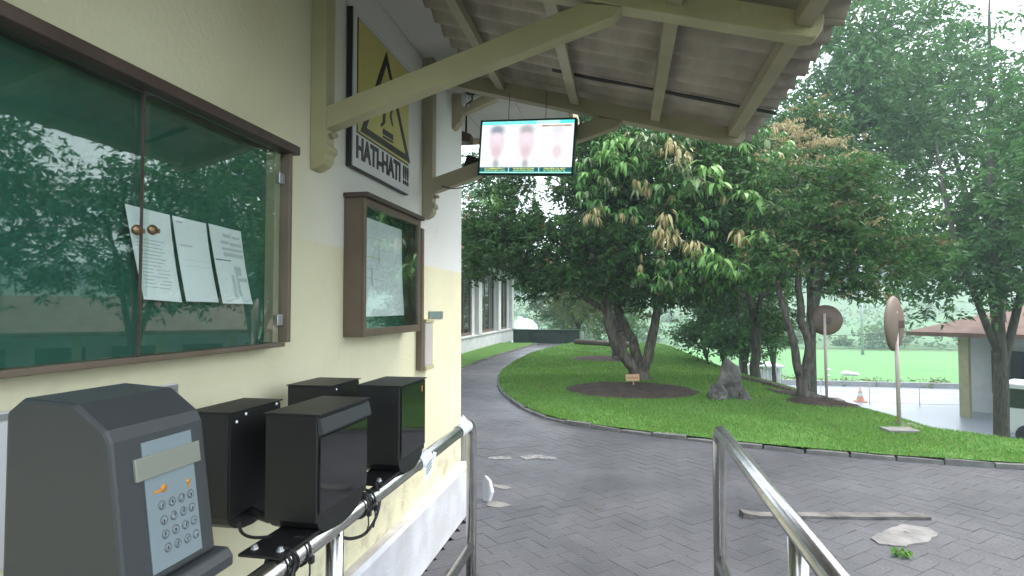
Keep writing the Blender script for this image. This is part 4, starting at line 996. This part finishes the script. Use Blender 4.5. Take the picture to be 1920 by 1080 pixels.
ros = [(1150,262,10.4,'fresh',12),(1185,258,10.6,'fresh',9),(1140,285,10.3,'fresh',8),(1172,305,10.4,'fresh',9),(1210,262,10.6,'sage',8),(1262,268,10.2,'dry',10),(1285,285,10.1,'dry',13),(1275,300,10.1,'sage',8),
       (1330,310,10.1,'fresh',9),(1312,335,10.2,'sage',11),(1345,345,10.2,'fresh',9),(1290,345,10.3,'mid',9),(1395,365,10.2,'fresh',9),(1425,380,10.3,'fresh',9),(1245,345,10.4,'mid',7),(1205,340,10.5,'dry',6),
       (1250,400,10.1,'dry',8),(1240,435,10.0,'dry',12),(1262,440,10.0,'dry',7),(1300,455,9.9,'dry',11),(1330,470,9.9,'fresh',10),(1350,490,9.9,'fresh',10),(1378,500,9.9,'fresh',8),(1385,440,10.0,'dry',8),(1425,440,10.0,'fresh',12),(1440,430,10.0,'dry',5),
       (1460,395,10.2,'sage',9),(1290,500,10.3,'mid',6),(1110,395,10.4,'dry',6),(915,375,11.0,'fresh',7),(1000,372,11.2,'mid',4),(1310,410,10.2,'mid',8)]
tot = 0
for (px, py, Y, kind, n) in ros:
    c = on_y(px, py, Y)
    for i in range(n):
        if tot >= 298: break
        a = 2*math.pi*i/n + random.uniform(-.3,.3); pit = random.uniform(-.35, .7) if kind != 'dry' else random.uniform(.1, 1.0)
        o = bpy.data.objects.new('leaf', random.choice(lmesh[kind])); COL.objects.link(o); o.parent = main
        o.location = Vector((c.x + random.uniform(.03,.13)*math.cos(a), c.y + .08*math.sin(a), c.z + random.uniform(-.07,.07))) - origin(main)
        o.rotation_euler = (random.uniform(-.3,.3), pit, a); s = random.uniform(.85, 1.35)*(1.0 if kind != 'dry' else .85); o.scale = (s, s, s); tot += 1
# more leaf rosettes of the same build, joined
def rosette_mass(root, cents, seed):
    mb = MB(); r = random.Random(seed)
    for (c, kind) in cents:
        n = r.randint(7, 11)
        for i in range(n):
            a = 2*math.pi*i/n + r.uniform(-.3,.3); pit = r.uniform(-.3,.8) if kind < 3 else r.uniform(.4,1.2); s = r.uniform(.6,1.0)
            g = big_leaf(.21, .058 if kind < 3 else .034, .6, .2); Mx = Matrix.Translation(c) @ Matrix.Rotation(a, 4, 'Z') @ Matrix.Rotation(pit, 4, 'Y') @ Matrix.Rotation(r.uniform(-.3,.3), 4, 'X') @ Matrix.Scale(s, 4)
            mb.add([Mx @ Vector(v) for v in g.v], g.f, kind, True)
    obj('leaf_rosettes', mb, [lm['mid'], lm['fresh'], lm['sage'], lm['dry']], root, kind='stuff')
cents = []
for i in range(760):
    px = random.uniform(1080, 1480); py = random.uniform(235, 540)
    if py > 400 and px < 1180: continue
    if py > 540 - (1480-px)*.0: continue
    Y = 10.5 + 1.1*random.random(); k = random.choices((0,1,2,3), (.66,.18,.08,.08))[0]
    cents.append((on_y(px, py, Y), k))
for (px, py, Y, kind, n) in ros:
    if kind in ('dry', 'sage'):
        for q in range(5): cents.append((on_y(px + random.uniform(-16,16), py + random.uniform(-14,14), Y + .12), 3 if kind == 'dry' else 2))
    if kind == 'fresh':
        for q in range(3): cents.append((on_y(px + random.uniform(-20,20), py + random.uniform(-16,16), Y + .15), 1))
rosette_mass(main, cents, 5)

t2, _ = tree('lawn_tree', 'two stemmed tree at the right edge of the lawn beside the brown traffic mirror', (2.83, 10.2, LAWN),
  [([(2.86,10.2,-.05), P(1506,730,10.2), P(1510,700,10.2), P(1518,650,10.2), P(1503,600,10.2), P(1497,520,10.2), P(1495,440,10.2), P(1500,330,10.3)], [.17,.11,.095,.068,.06,.052,.04,.02]),
   ([(2.84,10.2,0), P(1502,710,10.2), P(1496,690,10.15), P(1487,640,10.1), P(1470,580,10.0), P(1455,520,10.0), P(1440,450,10)], [.10,.08,.07,.06,.05,.04,.02]),
   ([P(1514,680,10.25), P(1524,640,10.3), P(1519,580,10.35), P(1520,520,10.4), P(1535,440,10.4)], [.06,.052,.048,.04,.02]),
   ([P(1520,540,10.3), P(1560,550,10.1), P(1590,540,10)], [.03,.022,.012]), ([(2.86,10.15,.06),(3.0,9.98,.07),(3.15,9.85,.06),(3.3,9.7,.03)], [.12,.07,.045,.02]), ([(2.8,10.25,.05),(2.6,10.6,.06),(2.45,11.2,.05)], [.10,.06,.03])],
  [P(1500,420,10.2)+(.75,.9,.5), P(1580,440,10.2)+(.75,.8,.5), P(1610,500,10.1)+(.5,.6,.35), P(1640,420,10.4)+(.7,.8,.5), P(1530,340,10.4)+(.9,.9,.5), P(1620,555,10)+(.22,.3,.25), P(1570,525,10.1)+(.35,.4,.2), P(1450,500,10)+(.35,.5,.35), P(1700,470,10.4)+(.5,.6,.4)],
  220, 13, 9, .10, (.024,.065,.018), (.085,.20,.048), rr=.19, droop=.4, dry=.07, seed=9, amp=.03, width=.32, bark='bark3')
t3, _ = tree('slender_tree', 'slender dark twin stemmed tree behind the rock, left of the lawn tree', (3.25, 13.3, -.15),
  [([(3.3,13.4,-.6), P(1420,720,13.3), P(1418,650,13.3), P(1415,600,13.3), P(1403,550,13.3), P(1408,480,13.3), P(1405,420,13.3)], [.13,.11,.10,.09,.065,.05,.03]),
   ([P(1419,610,13.3), P(1426,560,13.3), P(1432,500,13.3), P(1440,400,13.4)], [.07,.06,.05,.025]), ([P(1428,560,13.3), P(1455,520,13.3), P(1475,460,13.2)], [.04,.03,.02])],
  [P(1430,420,13.3)+(1.0,.9,.7), P(1450,320,13.5)+(1.1,.9,.6), P(1520,300,13.6)+(.9,.9,.7), P(1570,350,13.6)+(.8,.8,.6), P(1360,450,13.3)+(.6,.8,.5), P(1500,240,13.8)+(.8,.8,.4), P(1450,600,13.2)+(.35,.5,.3)],
  230, 13, 9, .12, DK1, (.07,.165,.04), rr=.24, dry=.08, seed=15, bark='bark2', droop=.4)
# feathery tan blossom clusters of the tree behind
V_, c_ = [], []
for i, (px, py) in enumerate([(1480,235),(1475,270),(1500,250),(1530,268),(1545,300),(1580,300),(1600,292),(1455,262),(1440,285),(1505,305),(1520,320),(1470,310),(1490,325),(1560,315),(1430,345),(1450,350),(1548,265),(1460,300)]):
    c = np.array(on_y(px, py, 12.7)); r = np.random.default_rng(i); T = c + r.normal(size=(46,3))*np.array([.15,.12,.06])
    v, cc_ = np_leaves(T, 8, .085, .9, (.34,.285,.14), (.50,.43,.24), seed=100+i, width=.28); V_.append(v); c_.append(cc_)
np_mesh('dry_blossoms', np.concatenate(V_), 4, M['leaf'], t3, kind='stuff', tint=np.concatenate(c_))

HZ1, HZ2 = (.035,.095,.028), (.085,.21,.055)
def simple_tree(label, x, y, zb, h, cr, seed, name='background_tree', n=110, size=.2, c1=HZ1, c2=HZ2, group='trees on the slope beyond the lawn', lean=0, dry=0, rr=.42, tuft=11, trunk_r=.12, low=.35, m=8, cat='tree'):
    r = random.Random(seed); e = []
    for i in range(6):
        a = r.uniform(0,6.28); k = r.uniform(low, .92); q = cr*.75*math.sqrt(1-abs(k-.6))
        e.append((x+lean*k+math.cos(a)*q*r.random(), y+math.sin(a)*q*r.random(), zb+h*k, cr*r.uniform(.4,.65), cr*r.uniform(.4,.65), h*.14))
    st = [([(x,y,zb-.2),(x+.05,y,zb+h*.25),(x+lean*.5-.08,y,zb+h*.55),(x+lean,y,zb+h*.85)], [trunk_r,trunk_r*.8,trunk_r*.55,trunk_r*.15]),
          ([(x+.02,y,zb+h*.2),(x+cr*.25,y+.1,zb+h*.5),(x+cr*.45,y,zb+h*.75)], [trunk_r*.6,trunk_r*.4,trunk_r*.1]), ([(x,y,zb+h*.27),(x-cr*.3,y-.1,zb+h*.55),(x-cr*.4,y,zb+h*.8)], [trunk_r*.5,trunk_r*.35,trunk_r*.1])]
    return tree(name, label, (x,y,zb), st, e, n, tuft, m, size, c1, c2, rr=rr, seed=seed, bark='bark2', dry=dry, group=group, sides=8, cat=cat)
# small dark trees just past the lawn edge
def pxtree(px, y, ztop_px, zb, cr, label, seed, **k):
    v = on_y(px, 600, y); zt = on_y(px, ztop_px, y).z; return simple_tree(label, v.x, y, zb, zt - zb, cr, seed, **k)
pxtree(1322, 17.5, 540, gz(3.6,17.5), .62, 'small dark round crowned tree at the left of the slope cluster', 21, size=.13, n=55, rr=.26, trunk_r=.05, low=.45)
pxtree(1352, 16.5, 520, gz(3.7,16.5), .75, 'small dark tree between the round crowned tree and the rock', 22, size=.13, n=55, rr=.26, trunk_r=.06, low=.45)
pxtree(1392, 15.5, 500, gz(3.9,15.5), 1.0, 'small crooked dark tree directly above the rock', 23, size=.13, n=62, rr=.26, trunk_r=.08, low=.4)
pxtree(1446, 16.5, 470, gz(4.6,16.5), .9, 'small tree behind the two stemmed lawn tree', 24, size=.13, n=49, rr=.26, trunk_r=.06, low=.45)
simple_tree('tree rooted in the rear soil bed behind the main tree', -.25, 16.9, .05, 6.2, 2.3, 25, n=150, size=.16, trunk_r=.14, rr=.35, group=None, low=.5)
simple_tree('tall pale green tree rising above the canopy edge at the right', 6.1, 21, -2.5, 17.5, 4.3, 31, n=300, size=.24, rr=.5, trunk_r=.2, c1=(.045,.11,.035), c2=(.10,.22,.07), low=.48, lean=2.8)
simple_tree('broad green tree right of the canopy edge, behind the tan blossoms', 9.6, 17.5, -2.5, 10.5, 3.3, 32, n=240, size=.2, rr=.42, trunk_r=.2, low=.5)
simple_tree('tree at the far right standing over the second traffic mirror', 10.5, 13.5, -1.8, 8.2, 2.6, 33, n=220, size=.17, rr=.36, trunk_r=.16, low=.5)
simple_tree('feathery tree at the right edge of the view behind the broad one', 13.2, 24, -2.5, 18, 4.6, 34, n=220, size=.24, rr=.5, trunk_r=.22, low=.4)
simple_tree('mid green tree beyond the canopy tip', 4.5, 24, -2.5, 11.5, 3.0, 35, lean=1.2, n=200, size=.22, rr=.45, trunk_r=.18, low=.55)
# left back trees
simple_tree('pale thin tree beside the far end of the window building', -3.4, 36, -2.5, 7.3, 2.0, 41, n=120, size=.22, c1=(.06,.11,.05), c2=(.12,.18,.09), trunk_r=.1, group='trees past the dark green wall')
simple_tree('yellowish green tree with a straight trunk past the dark green wall', -2.2, 28, -1.0, 6.0, 2.1, 42, n=110, size=.17, c1=(.07,.12,.03), c2=(.18,.22,.06), trunk_r=.08, group='trees past the dark green wall', low=.45)
simple_tree('light green tree past the right end of the dark green wall', -.6, 30, -2.0, 6.2, 2.1, 43, n=120, size=.18, c1=(.05,.10,.03), c2=(.12,.19,.05), trunk_r=.09, group='trees past the dark green wall', low=.4)
simple_tree('tall dark tree behind the window building', -7.2, 30, -.5, 9.5, 3.0, 44, n=170, size=.22, trunk_r=.15, group='trees past the dark green wall')
simple_tree('low bushy shrub past the dark green wall', -.1, 27.2, -.8, 1.9, .8, 45, n=60, size=.12, rr=.25, trunk_r=.03, low=.2, name='shrub', group=None, cat='shrub')

# far tree line and shrubs on the field bank
def far_line():
    r = np.random.default_rng(77); T = []; 
    for i in range(130):
        x = r.uniform(-60, 90); y = r.uniform(67, 78) + (r.random() < .4)*r.uniform(10, 60); h = r.uniform(.6, 3.2); z = far_z(x, y)
        n = 40; T.append(np.array([x, y, z + h*.5]) + r.normal(size=(n,3))*np.array([h*.55, h*.4, h*.32]))
    V, c = np_leaves(np.concatenate(T), 5, .55, .1, (.07,.125,.055), (.14,.21,.09), seed=5, width=.6)
    tag(np_mesh('distant_shrubs', V, 4, M['leaf'], tint=c), 'hazy line of shrubs and trees on the bank beyond the rice field', 'shrubs', kind='stuff')
    T = []
    for i in range(900):
        x = r.uniform(-150, 220); y = r.uniform(170, 300); z = far_z(x, y); T.append(np.array([x,y,z+1.5]) + r.normal(size=(7,3))*np.array([3,3,1.5]))
    V, c = np_leaves(np.concatenate(T), 4, 2.2, .0, (.022,.042,.032), (.032,.056,.040), seed=6, width=.7)
    tag(np_mesh('hill_forest', V, 4, M['leaf'], tint=c), 'wooded hillside fading into the mist', 'forest', kind='stuff')
    T = []
    for i in range(260):
        x = r.uniform(-5, 60); T.append(np.array([x, r.uniform(32.8, 34.2), -2.55 + r.uniform(0,.25)]) + r.normal(size=(6,3))*np.array([.3,.2,.06]))
    V, c = np_leaves(np.concatenate(T), 5, .22, -.5, (.08,.14,.04), (.20,.24,.09), seed=7, width=.3)
    tag(np_mesh('roadside_weeds', V, 4, M['leaf'], tint=c), 'rough weeds along the edge between the lower road and the rice field', 'weeds', kind='stuff')
far_line()

def litter():
    r = np.random.default_rng(8); n = 420; X = r.uniform(-3.5, 5.5, n); Y = 3.2 + 9*r.random(n)**1.4; V = []; T = []
    for x, y in zip(X, Y):
        if x < -1.1 and y < 4.3: continue
        on = y > 5.6 and x > kerb_x(y) + .06
        if y > 5.6 and abs(x - kerb_x(y)) < .1: continue
        if not on and r.random() < .82: continue
        z = (gz(x, y) + LAWN + .02) if on else .006; a = r.uniform(0, 6.28); l = r.uniform(.012, .03); w = l*.4
        c, s_ = math.cos(a), math.sin(a); V.append([(x,y,z),(x+c*l-s_*w,y+s_*l+c*w,z+.006),(x+2*c*l,y+2*s_*l,z+.002),(x+c*l+s_*w,y+s_*l-c*w,z+.004)]); k = r.random(); T.append((.10+.16*k,.06+.11*k,.03+.04*k))
    tag(np_mesh('fallen_leaves', np.array(V), 4, M['grassblade'], tint=np.array(T)), 'small brown fallen leaves scattered over the lawn and paving', 'leaf litter', kind='stuff')
litter()
# ------------------------------------------------------------------ rock, wooden sign, mirrors
def rock(name, c, size, seed, label, tilt=0, rz=0):
    import bmesh
    bm = bmesh.new(); bmesh.ops.create_icosphere(bm, subdivisions=4, radius=1)
    for v in bm.verts:
        p = v.co.copy(); q = p * 1.3 + Vector((seed, 0, 0))
        d = 1 + .28*noise.noise(q) + .12*noise.noise(q*3) + .05*noise.noise(q*8)
        p *= d
        k = noise.cell(Vector((p.x*1.7+seed, p.y*1.7, p.z*1.2))) * .10
        p *= 1 + k
        tz = (p.z + 1)/2; taper = 1 - .22*max(0, tz)
        v.co = Vector((p.x*size[0]*taper + tilt*tz, p.y*size[1]*taper, (p.z+.75)*size[2]))
    me = bpy.data.meshes.new(name); bm.to_mesh(me); bm.free(); me.materials.append(M['rock'])
    o = bpy.data.objects.new(name, me); COL.objects.link(o); o.location = c; o.rotation_euler = (0,0,rz); return tag(o, label, 'rock')
rock('standing_rock', (1.68, 9.95, .02), (.19,.15,.35), 4.3, 'tall upright grey rock standing on the lawn', tilt=-.03)
rock('boulder', (1.45, 9.80, .02), (.17,.15,.155), 9.1, 'low rounded boulder leaning against the left foot of the upright rock')
rock('small_stone', (1.85, 9.80, .02), (.10,.09,.10), 2.7, 'small stone at the right foot of the upright rock')
ws = empty('wooden_plant_sign', (.16, 11.0, LAWN), 'small pale wooden sign on a stake in front of the main tree', 'sign')
p = on_y(1186, 708, 11.0)
mb = MB(); mb.obox((p.x, 11.0, p.z), (.245,.018,.125), ry=R(-3)); obj('board', mb, M['wood'], ws, bevel=.003)
mb = MB(); mb.box(p.x+.005, p.x+.027, 11.0095, 11.028, .03, p.z+.03); obj('stake', mb, M['wood'], ws)
mb = MB(); r = random.Random(2)
for i in range(9): mb.box(p.x-.09+.021*i, p.x-.09+.021*i+.012, 10.9885, 10.9905, p.z-.014+r.uniform(-.004,.004), p.z+.008+r.uniform(-.004,.006))
obj('lettering', mb, mat('sign_letter_brown', (.20,.09,.04), .7), ws)
def mirror(x, y, zb, zc, rad, yaw, label, rp):
    t = empty('traffic_mirror', (x, y, zb), label, 'traffic mirror', 'convex traffic mirrors on poles seen from behind'); d = Vector((-math.sin(yaw), math.cos(yaw), 0))
    mb = MB(); mb.lathe([(0,-.05),(rad*.35,-.046),(rad*.7,-.03),(rad*.93,0),(rad,.02),(rad,.045),(rad*.97,.05)], (x, y+.03, zc), 36, d); obj('mirror_shell', mb, M['mirrorback'], t)
    mb = MB(); mb.lathe([(rad*.965,.046),(rad*.8,.072),(rad*.5,.098),(rad*.2,.108),(0,.11)], (x, y+.03, zc), 36, d); obj('mirror_face', mb, mat('mirror_glass', (.8,.82,.82), .05, 1), t)
    mb = MB(); mb.tube([(x-.03,y-.06,zb-.05),(x-.045,y-.06,zc+rad*.45)], rp, 14); obj('pole', mb, M['pole'], t)
    mb = MB(); mb.box(x-.02, x+.05, y-.075, y-.01, zc-.05, zc+.045); obj('clamp', mb, M['darkbrown'], t, bevel=.004)
    mb = MB(); mb.box(x-.16, x+.2, y-.2, y+.12, zb-.10, zb-.02); obj('footing', mb, M['concretepatch'], t, bevel=.01)
mirror(3.20, 10.25, .07, 1.30, .245, R(-18), 'brown backed round traffic mirror on a pole beside the lawn tree', .022)
mirror(3.37, 8.15, .07, 1.30, .345, R(54), 'larger traffic mirror at the right edge, seen nearly edge on', .024)
p = on_z(1672, 806, .08); mb = MB(); mb.obox((p.x+.1, p.y+.05, .075), (.34,.22,.03), rz=.1); tag(obj('concrete_cover', mb, M['concretepatch'], bevel=.004), 'flat grey concrete cover slab lying on the lawn at the right', 'concrete slab')
# root ridge / log edging on the slope
mb = MB(); pts = [P(1392,722,12.6), P(1430,735,11.9), P(1465,747,11.2), P(1500,758,10.5)]
mb.tube([(a, b_, max(gz(a,b_)+LAWN+.02, .0) ) for a, b_, c_ in pts], [.05,.07,.06,.05], 8); tag(obj('fallen_log', mb, M['bark']), 'brown half buried log along the lawn edge left of the tree', 'log')

# ------------------------------------------------------------------ far left: window building, dark wall, beam, white dome
fb = empty('window_building', (-5.15, 18.2, 0), 'pale single storey building with tall brown framed windows along the path', 'building')
XW = -5.15
ww = [(17.2,18.9),(19.6,20.85) ,(21.45,23.1),(23.95,25.7)]
ww = [(14.2,16.0),(17.0,19.62),(20.95,23.25),(23.95,25.85)]
mb = MB(); prev = 6.0
for a, b_ in ww: mb.box(-12, XW, prev, a, .5, 3.1); mb.box(-12, XW, a, b_, 2.78, 3.1); prev = b_
mb.box(-12, XW, prev, 27.2, .5, 3.1); mb.box(-12, XW-.32, ww[0][0], ww[-1][1], .5, 2.78)
obj('wall', mb, M['white'], fb)
mb = MB(); mb.box(-12.06, XW+.08, 6, 27.26, 0, .50); obj('plinth', mb, M['plinth'], fb, bevel=.01)
mb = MB(); mb.box(-12.03, XW+.12, 6, 27.3, .501, .56); obj('sill_band', mb, M['white'], fb, bevel=.01)
for (yp) in (16.5, 20.3, 23.6, 26.5):
    mb = MB(); mb.box(XW+.001, XW+.14, yp-.24, yp+.24, .561, 3.095); obj('pilaster', mb, M['white'], fb, bevel=.01)
for a, b_ in ww:
    f = MB(); f.box(XW-.10, XW-.04, a, a+.10, .57, 2.779); f.box(XW-.10, XW-.04, b_-.10, b_, .57, 2.779); f.box(XW-.10, XW-.04, a+.101, b_-.101, 2.68, 2.779); f.box(XW-.10, XW-.04, a+.101, b_-.101, .57, .66)
    nmull = 2
    for k in range(1, nmull+1):
        yy = a + (b_-a)*k/(nmull+1); f.box(XW-.095, XW-.045, yy-.03, yy+.03, .661, 2.679)
    w_ = obj('window', f, M['brown'], fb); w2 = MB()
    for k in range(nmull+1):
        g = MB(); g.box(XW-.075, XW-.065, a+(b_-a)*k/(nmull+1)+.032, a+(b_-a)*(k+1)/(nmull+1)-.032, .662, 2.678); obj('pane', g, M['winglass'], w_)
mb = MB(); mb.add([(-4.3,5.6,3.1),(-4.3,28,3.1),(-12.8,28,3.1),(-12.8,5.6,3.1),(-8.5,9.5,5.0),(-8.5,24,5.0),(-4.3,5.6,3.25),(-4.3,28,3.25),(-12.8,28,3.25),(-12.8,5.6,3.25)],
       [(0,1,2,3),(0,6,7,1),(1,7,8,2),(2,8,9,3),(3,9,6,0),(6,4,5,7),(7,5,8),(8,5,4,9),(9,4,6)]); obj('roof', mb, M['roofbrown'], fb)
dwl = empty('dark_green_wall', (-3.2, 24.6, 0), 'low dark green panelled wall closing the far end of the path', 'wall')
a_, b_ = on_z(962, 643), on_z(1086, 645)
for k in range(4):
    xa = a_.x + (b_.x-a_.x)*k/4; xb = a_.x + (b_.x-a_.x)*(k+1)/4; mb = MB(); mb.box(xa+.008, xb-.008, 24.6, 24.9, 0, .52); obj('panel', mb, M['hedgegreen'], dwl, bevel=.01)
mb = MB(); mb.box(a_.x-.02, b_.x+.03, 24.55, 24.95, .525, .585); obj('coping', mb, M['hedgegreen'], dwl, bevel=.01)
mb = MB(); mb.box(b_.x+.035, b_.x+.15, 24.6, 24.8, 0, .50); obj('end_post', mb, M['alu'], dwl, bevel=.01)
mb = MB(); p = on_z(1080,648); q = on_z(1195,655); mb.tube([(p.x, p.y, .14), ((p.x+q.x)/2, (p.y+q.y)/2, .14), (q.x, q.y, .14)], .12, 12); tag(obj('long_beam', mb, M['darkbrown']), 'long dark beam lying on the lawn beside the dark green wall', 'beam')
mb = MB(); mb.tube([(-.30,16.3,.10),(-.12,16.35,.10)], .08, 10); tag(obj('cut_stump', mb, M['bark2']), 'short dark cut stump lying behind the main tree', 'stump')
dm = empty('white_tank', (-8.5, 48, -2.5), 'white domed tank with a white box beside it beyond the dark green wall', 'tank')
mb = MB(); c = on_y(984, 615, 48); 
mb.lathe([(1.1,-3),(1.1,0),(1.0,.45),(.7,.8),(.3,.95),(0,1.0)], (c.x+.0,48,c.z-.2), 24); obj('dome', mb, M['whitevan'], dm)
mb = MB(); d = on_y(973, 602, 47); mb.box(d.x-.35,d.x+.25,46.8,47.3,-2.5,d.z); mb.box(d.x-.1,d.x+.3,46.9,47.2,d.z+.001,d.z+.35); obj('box', mb, M['whitevan'], dm, bevel=.03)

# ------------------------------------------------------------------ lower road furniture
ZR = -2.48
def fence_run():
    f = empty('wire_fence', (10, 26.6, ZR), 'thin wire fence with slim posts along the lower road', 'fence')
    y = 26.6
    for i in range(9):
        x = 6.2 + i*1.85; mb = MB(); mb.tube([(x,y,ZR),(x,y,ZR+.95)], .014, 6); obj('post', mb, M['alu'], f)
    for z in (.08,.5,.92):
        mb = MB(); mb.tube([(6.2,y,ZR+z),(21.0,y,ZR+z)], .008, 5); obj('wire', mb, M['alu'] if z > .1 else M['cone'], f)
fence_run()
gr = empty('low_barrier', (20, 32.7, ZR), 'long low pale concrete barrier on the far side of the lower road', 'barrier')
for i in range(12):
    mb = MB(); x = 5 + i*2.5; mb.prism([(32.62,ZR-.02),(32.9,ZR-.02),(32.84,ZR+.24),(32.68,ZR+.24)], 'x', x, x+2.47); obj('barrier_block', mb, M['alu'] if 0 else M['barrier'], gr, bevel=.01)
cn = empty('traffic_cone', (10.9, 27.4, ZR), 'haze-paled orange and white traffic cone standing on the lower road', 'cone')
p = on_y(1613, 738, 27.4); k = p.z - (-2.48)
mb = MB(); mb.lathe([(.17,.04),(.03,.62),(0,.62)], (p.x,27.4,ZR), 20); obj('cone_body', mb, M['cone'], cn)
mb = MB(); mb.lathe([(.130,.23),(.093,.38)], (p.x,27.395,ZR), 20); mb.lathe([(.074,.45),(.056,.53)], (p.x,27.395,ZR), 20); obj('white_bands', mb, M['whitevan'], cn)
mb = MB(); mb.box(p.x-.21,p.x+.21,27.19,27.61,ZR+.002,ZR+.04); obj('base', mb, M['cone'], cn, bevel=.01)
kb = empty('white_kiosk', (6, 28, ZR), 'white box kiosk with barred gate on the lower road behind the slender tree', 'kiosk')
a_ = on_y(1407, 690, 28); b_ = on_y(1464, 690, 28)
mb = MB(); mb.box(a_.x, b_.x, 28, 29.6, ZR, a_.z+.05); obj('cabin', mb, M['whitevan'], kb, bevel=.03)
mb = MB(); mb.box(a_.x-.1, b_.x+.1, 27.8, 29.8, a_.z+.051, a_.z+.14); obj('roof', mb, M['whitevan'], kb, bevel=.02)
for i in range(7):
    mb = MB(); x = a_.x+.5+i*.16; mb.tube([(x,27.95,ZR),(x,27.95,a_.z)], .018, 6); obj('bar', mb, M['alu'], kb)
mb = MB(); mb.box(a_.x-.3, b_.x-.1, 27.9, 27.94, ZR+.5, ZR+.55); obj('cross_bar', mb, M['alu'], kb)
for i, (px, py, s) in enumerate(((1588,699,.3),(1603,701,.22),(1553,693,.14),(1552,704,.12))):
    p = on_y(px, py, 34.2); mb = MB(); mb.lathe([(0,-s*.5),(s*.8,-s*.45),(s,-s*.1),(s*.75,s*.25),(0,s*.4)], (p.x, 34.2, p.z), 10); tag(obj('white_sack', mb, M['whitevan']), ['larger white sack at the edge of the rice field','second white sack touching the larger one at the field edge','upper white bundle at the field edge behind the mirror pole','small white bundle below the upper one behind the mirror pole'][i], 'sack', 'white sacks at the field edge')
for i, (px, y_, h) in enumerate(((1617, 60, 8.5), (1900, 58, 9))):
    p = on_y(px, 640, y_); t = empty('utility_pole', (p.x, y_, -2.9), ['slim grey utility pole in the mist behind the mirror','grey utility pole in the mist at the far right'][i], 'utility pole', 'utility poles beyond the field')
    mb = MB(); mb.tube([(p.x,y_,-2.9),(p.x,y_,-2.9+h)], [.14,.09], 8); obj('pole', mb, M['alu'], t)
    mb = MB(); mb.box(p.x-.7,p.x+.7,y_-.05,y_+.05,-3.2+h,-3.1+h); obj('cross_arm', mb, M['alu'], t)
for i, (za, ) in enumerate(((0,),)):
    p = on_y(1250, 628, 52); q = on_y(1920, 606, 52); pts = [p.lerp(q, k/12) + Vector((0,0,-.5*math.sin(math.pi*k/12))) for k in range(13)]
    mb = MB(); mb.tube(pts, .022, 5); tag(obj('overhead_wire', mb, M['rubber']), 'overhead wire crossing above the rice field', 'wire')

# ------------------------------------------------------------------ across the lot (mirrored in the display glass)
so = empty('long_office', (17, 20, -2.5), 'long low office with columns and a brown roof right of the lawn', 'building')
def lot(x, y): # local frame rotated to face the walkway
    a = R(-42); return (17 + x*math.cos(a) - y*math.sin(a), 20 + x*math.sin(a) + y*math.cos(a))
def lbox(mb, x0, x1, y0, y1, z0, z1): mb.prism([lot(x0,y0),lot(x1,y0),lot(x1,y1),lot(x0,y1)], 'z', z0, z1)
mb = MB(); lbox(mb, -7, 13, 1.6, 7, -2.5, .6); obj('wall', mb, M['wall'] if 0 else M['white'], so)
for k in range(8):
    mb = MB(); x = -6.6 + k*2.7; lbox(mb, x, x+.3, 0, .3, -2.5, .45); obj('column', mb, M['timber'], so)
for k in range(8):
    mb = MB(); x = -6.0 + k*2.5; lbox(mb, x, x+1.6, 1.54, 1.61, -1.7, -.1); obj('window', mb, M['winglass'], so)
mb = MB(); A = [lot(-8,-.8), lot(14,-.8), lot(14,8), lot(-8,8)]; B_ = [lot(-4,3.6), lot(10,3.6)]
mb.add([(x,y,.45) for x, y in A] + [(x,y,.6) for x, y in A] + [(x,y,2.0) for x, y in B_], [(3,2,1,0),(0,1,5,4),(1,2,6,5),(2,3,7,6),(3,0,4,7),(4,5,9,8),(5,6,9),(6,7,8,9),(7,4,8)]); obj('roof', mb, M['roofbrown'], so)
vn = empty('white_van', (0,0,0), 'white van parked in front of the long low office', 'van')
def vbox(name, pts, w0, w1, m, bev=.04):
    mb = MB(); mb.prism(pts, 'y', w0, w1); return obj(name, mb, m, vn, bevel=bev)
vbox('body', [(-2,.35),(2,.35),(2.05,.9),(1.3,1.05),(.85,1.75),(-1.95,1.8),(-2.05,.9)], -.8, .8, M['whitevan'])
vbox('side_windows', [(-1.8,1.1),(1.05,1.1),(.7,1.62),(-1.8,1.66)], -.815, .815, M['winglass'], 0)
for x in (-1.25, 1.3):
    for y in (-.78, .78):
        mb = MB(); mb.lathe([(0,.09),(.2,.09),(.32,.07),(.33,0),(.32,-.07),(.2,-.09),(0,-.09)], (x,y,.33), 18, (0,1,0)); obj('wheel', mb, M['tyre'], vn)
q = lot(-2.5,-3.5); vn.location = (q[0], q[1], -2.5); vn.rotation_euler = (0,0,R(-42))
simple_tree('big tree above the long low office at the right', 14.0, 10.5, -2.5, 9.5, 3.2, 61, n=150, size=.22, rr=.45, trunk_r=.2, low=.45)
simple_tree('big tree right of the walkway in front of the office', 11.5, 8.0, -1.5, 8.5, 2.8, 62, n=140, size=.2, rr=.42, trunk_r=.2, low=.5)

# ------------------------------------------------------------------ haze
hm = bpy.data.materials.new('haze'); hm.use_nodes = True; N = hm.node_tree.nodes; N.clear()
vo = N.new('ShaderNodeVolumePrincipled'); vo.inputs['Color'].default_value = (.74,.90,1,1); vo.inputs['Density'].default_value = .0018; vo.inputs['Anisotropy'].default_value = .3
oo = N.new('ShaderNodeOutputMaterial'); hm.node_tree.links.new(vo.outputs[0], oo.inputs['Volume'])
mb = MB(); mb.box(-420, 420, -80, 520, -4.2, 45)
tag(obj('haze', mb, hm), 'thin pale morning haze filling the air over the grounds', 'haze', kind='stuff')
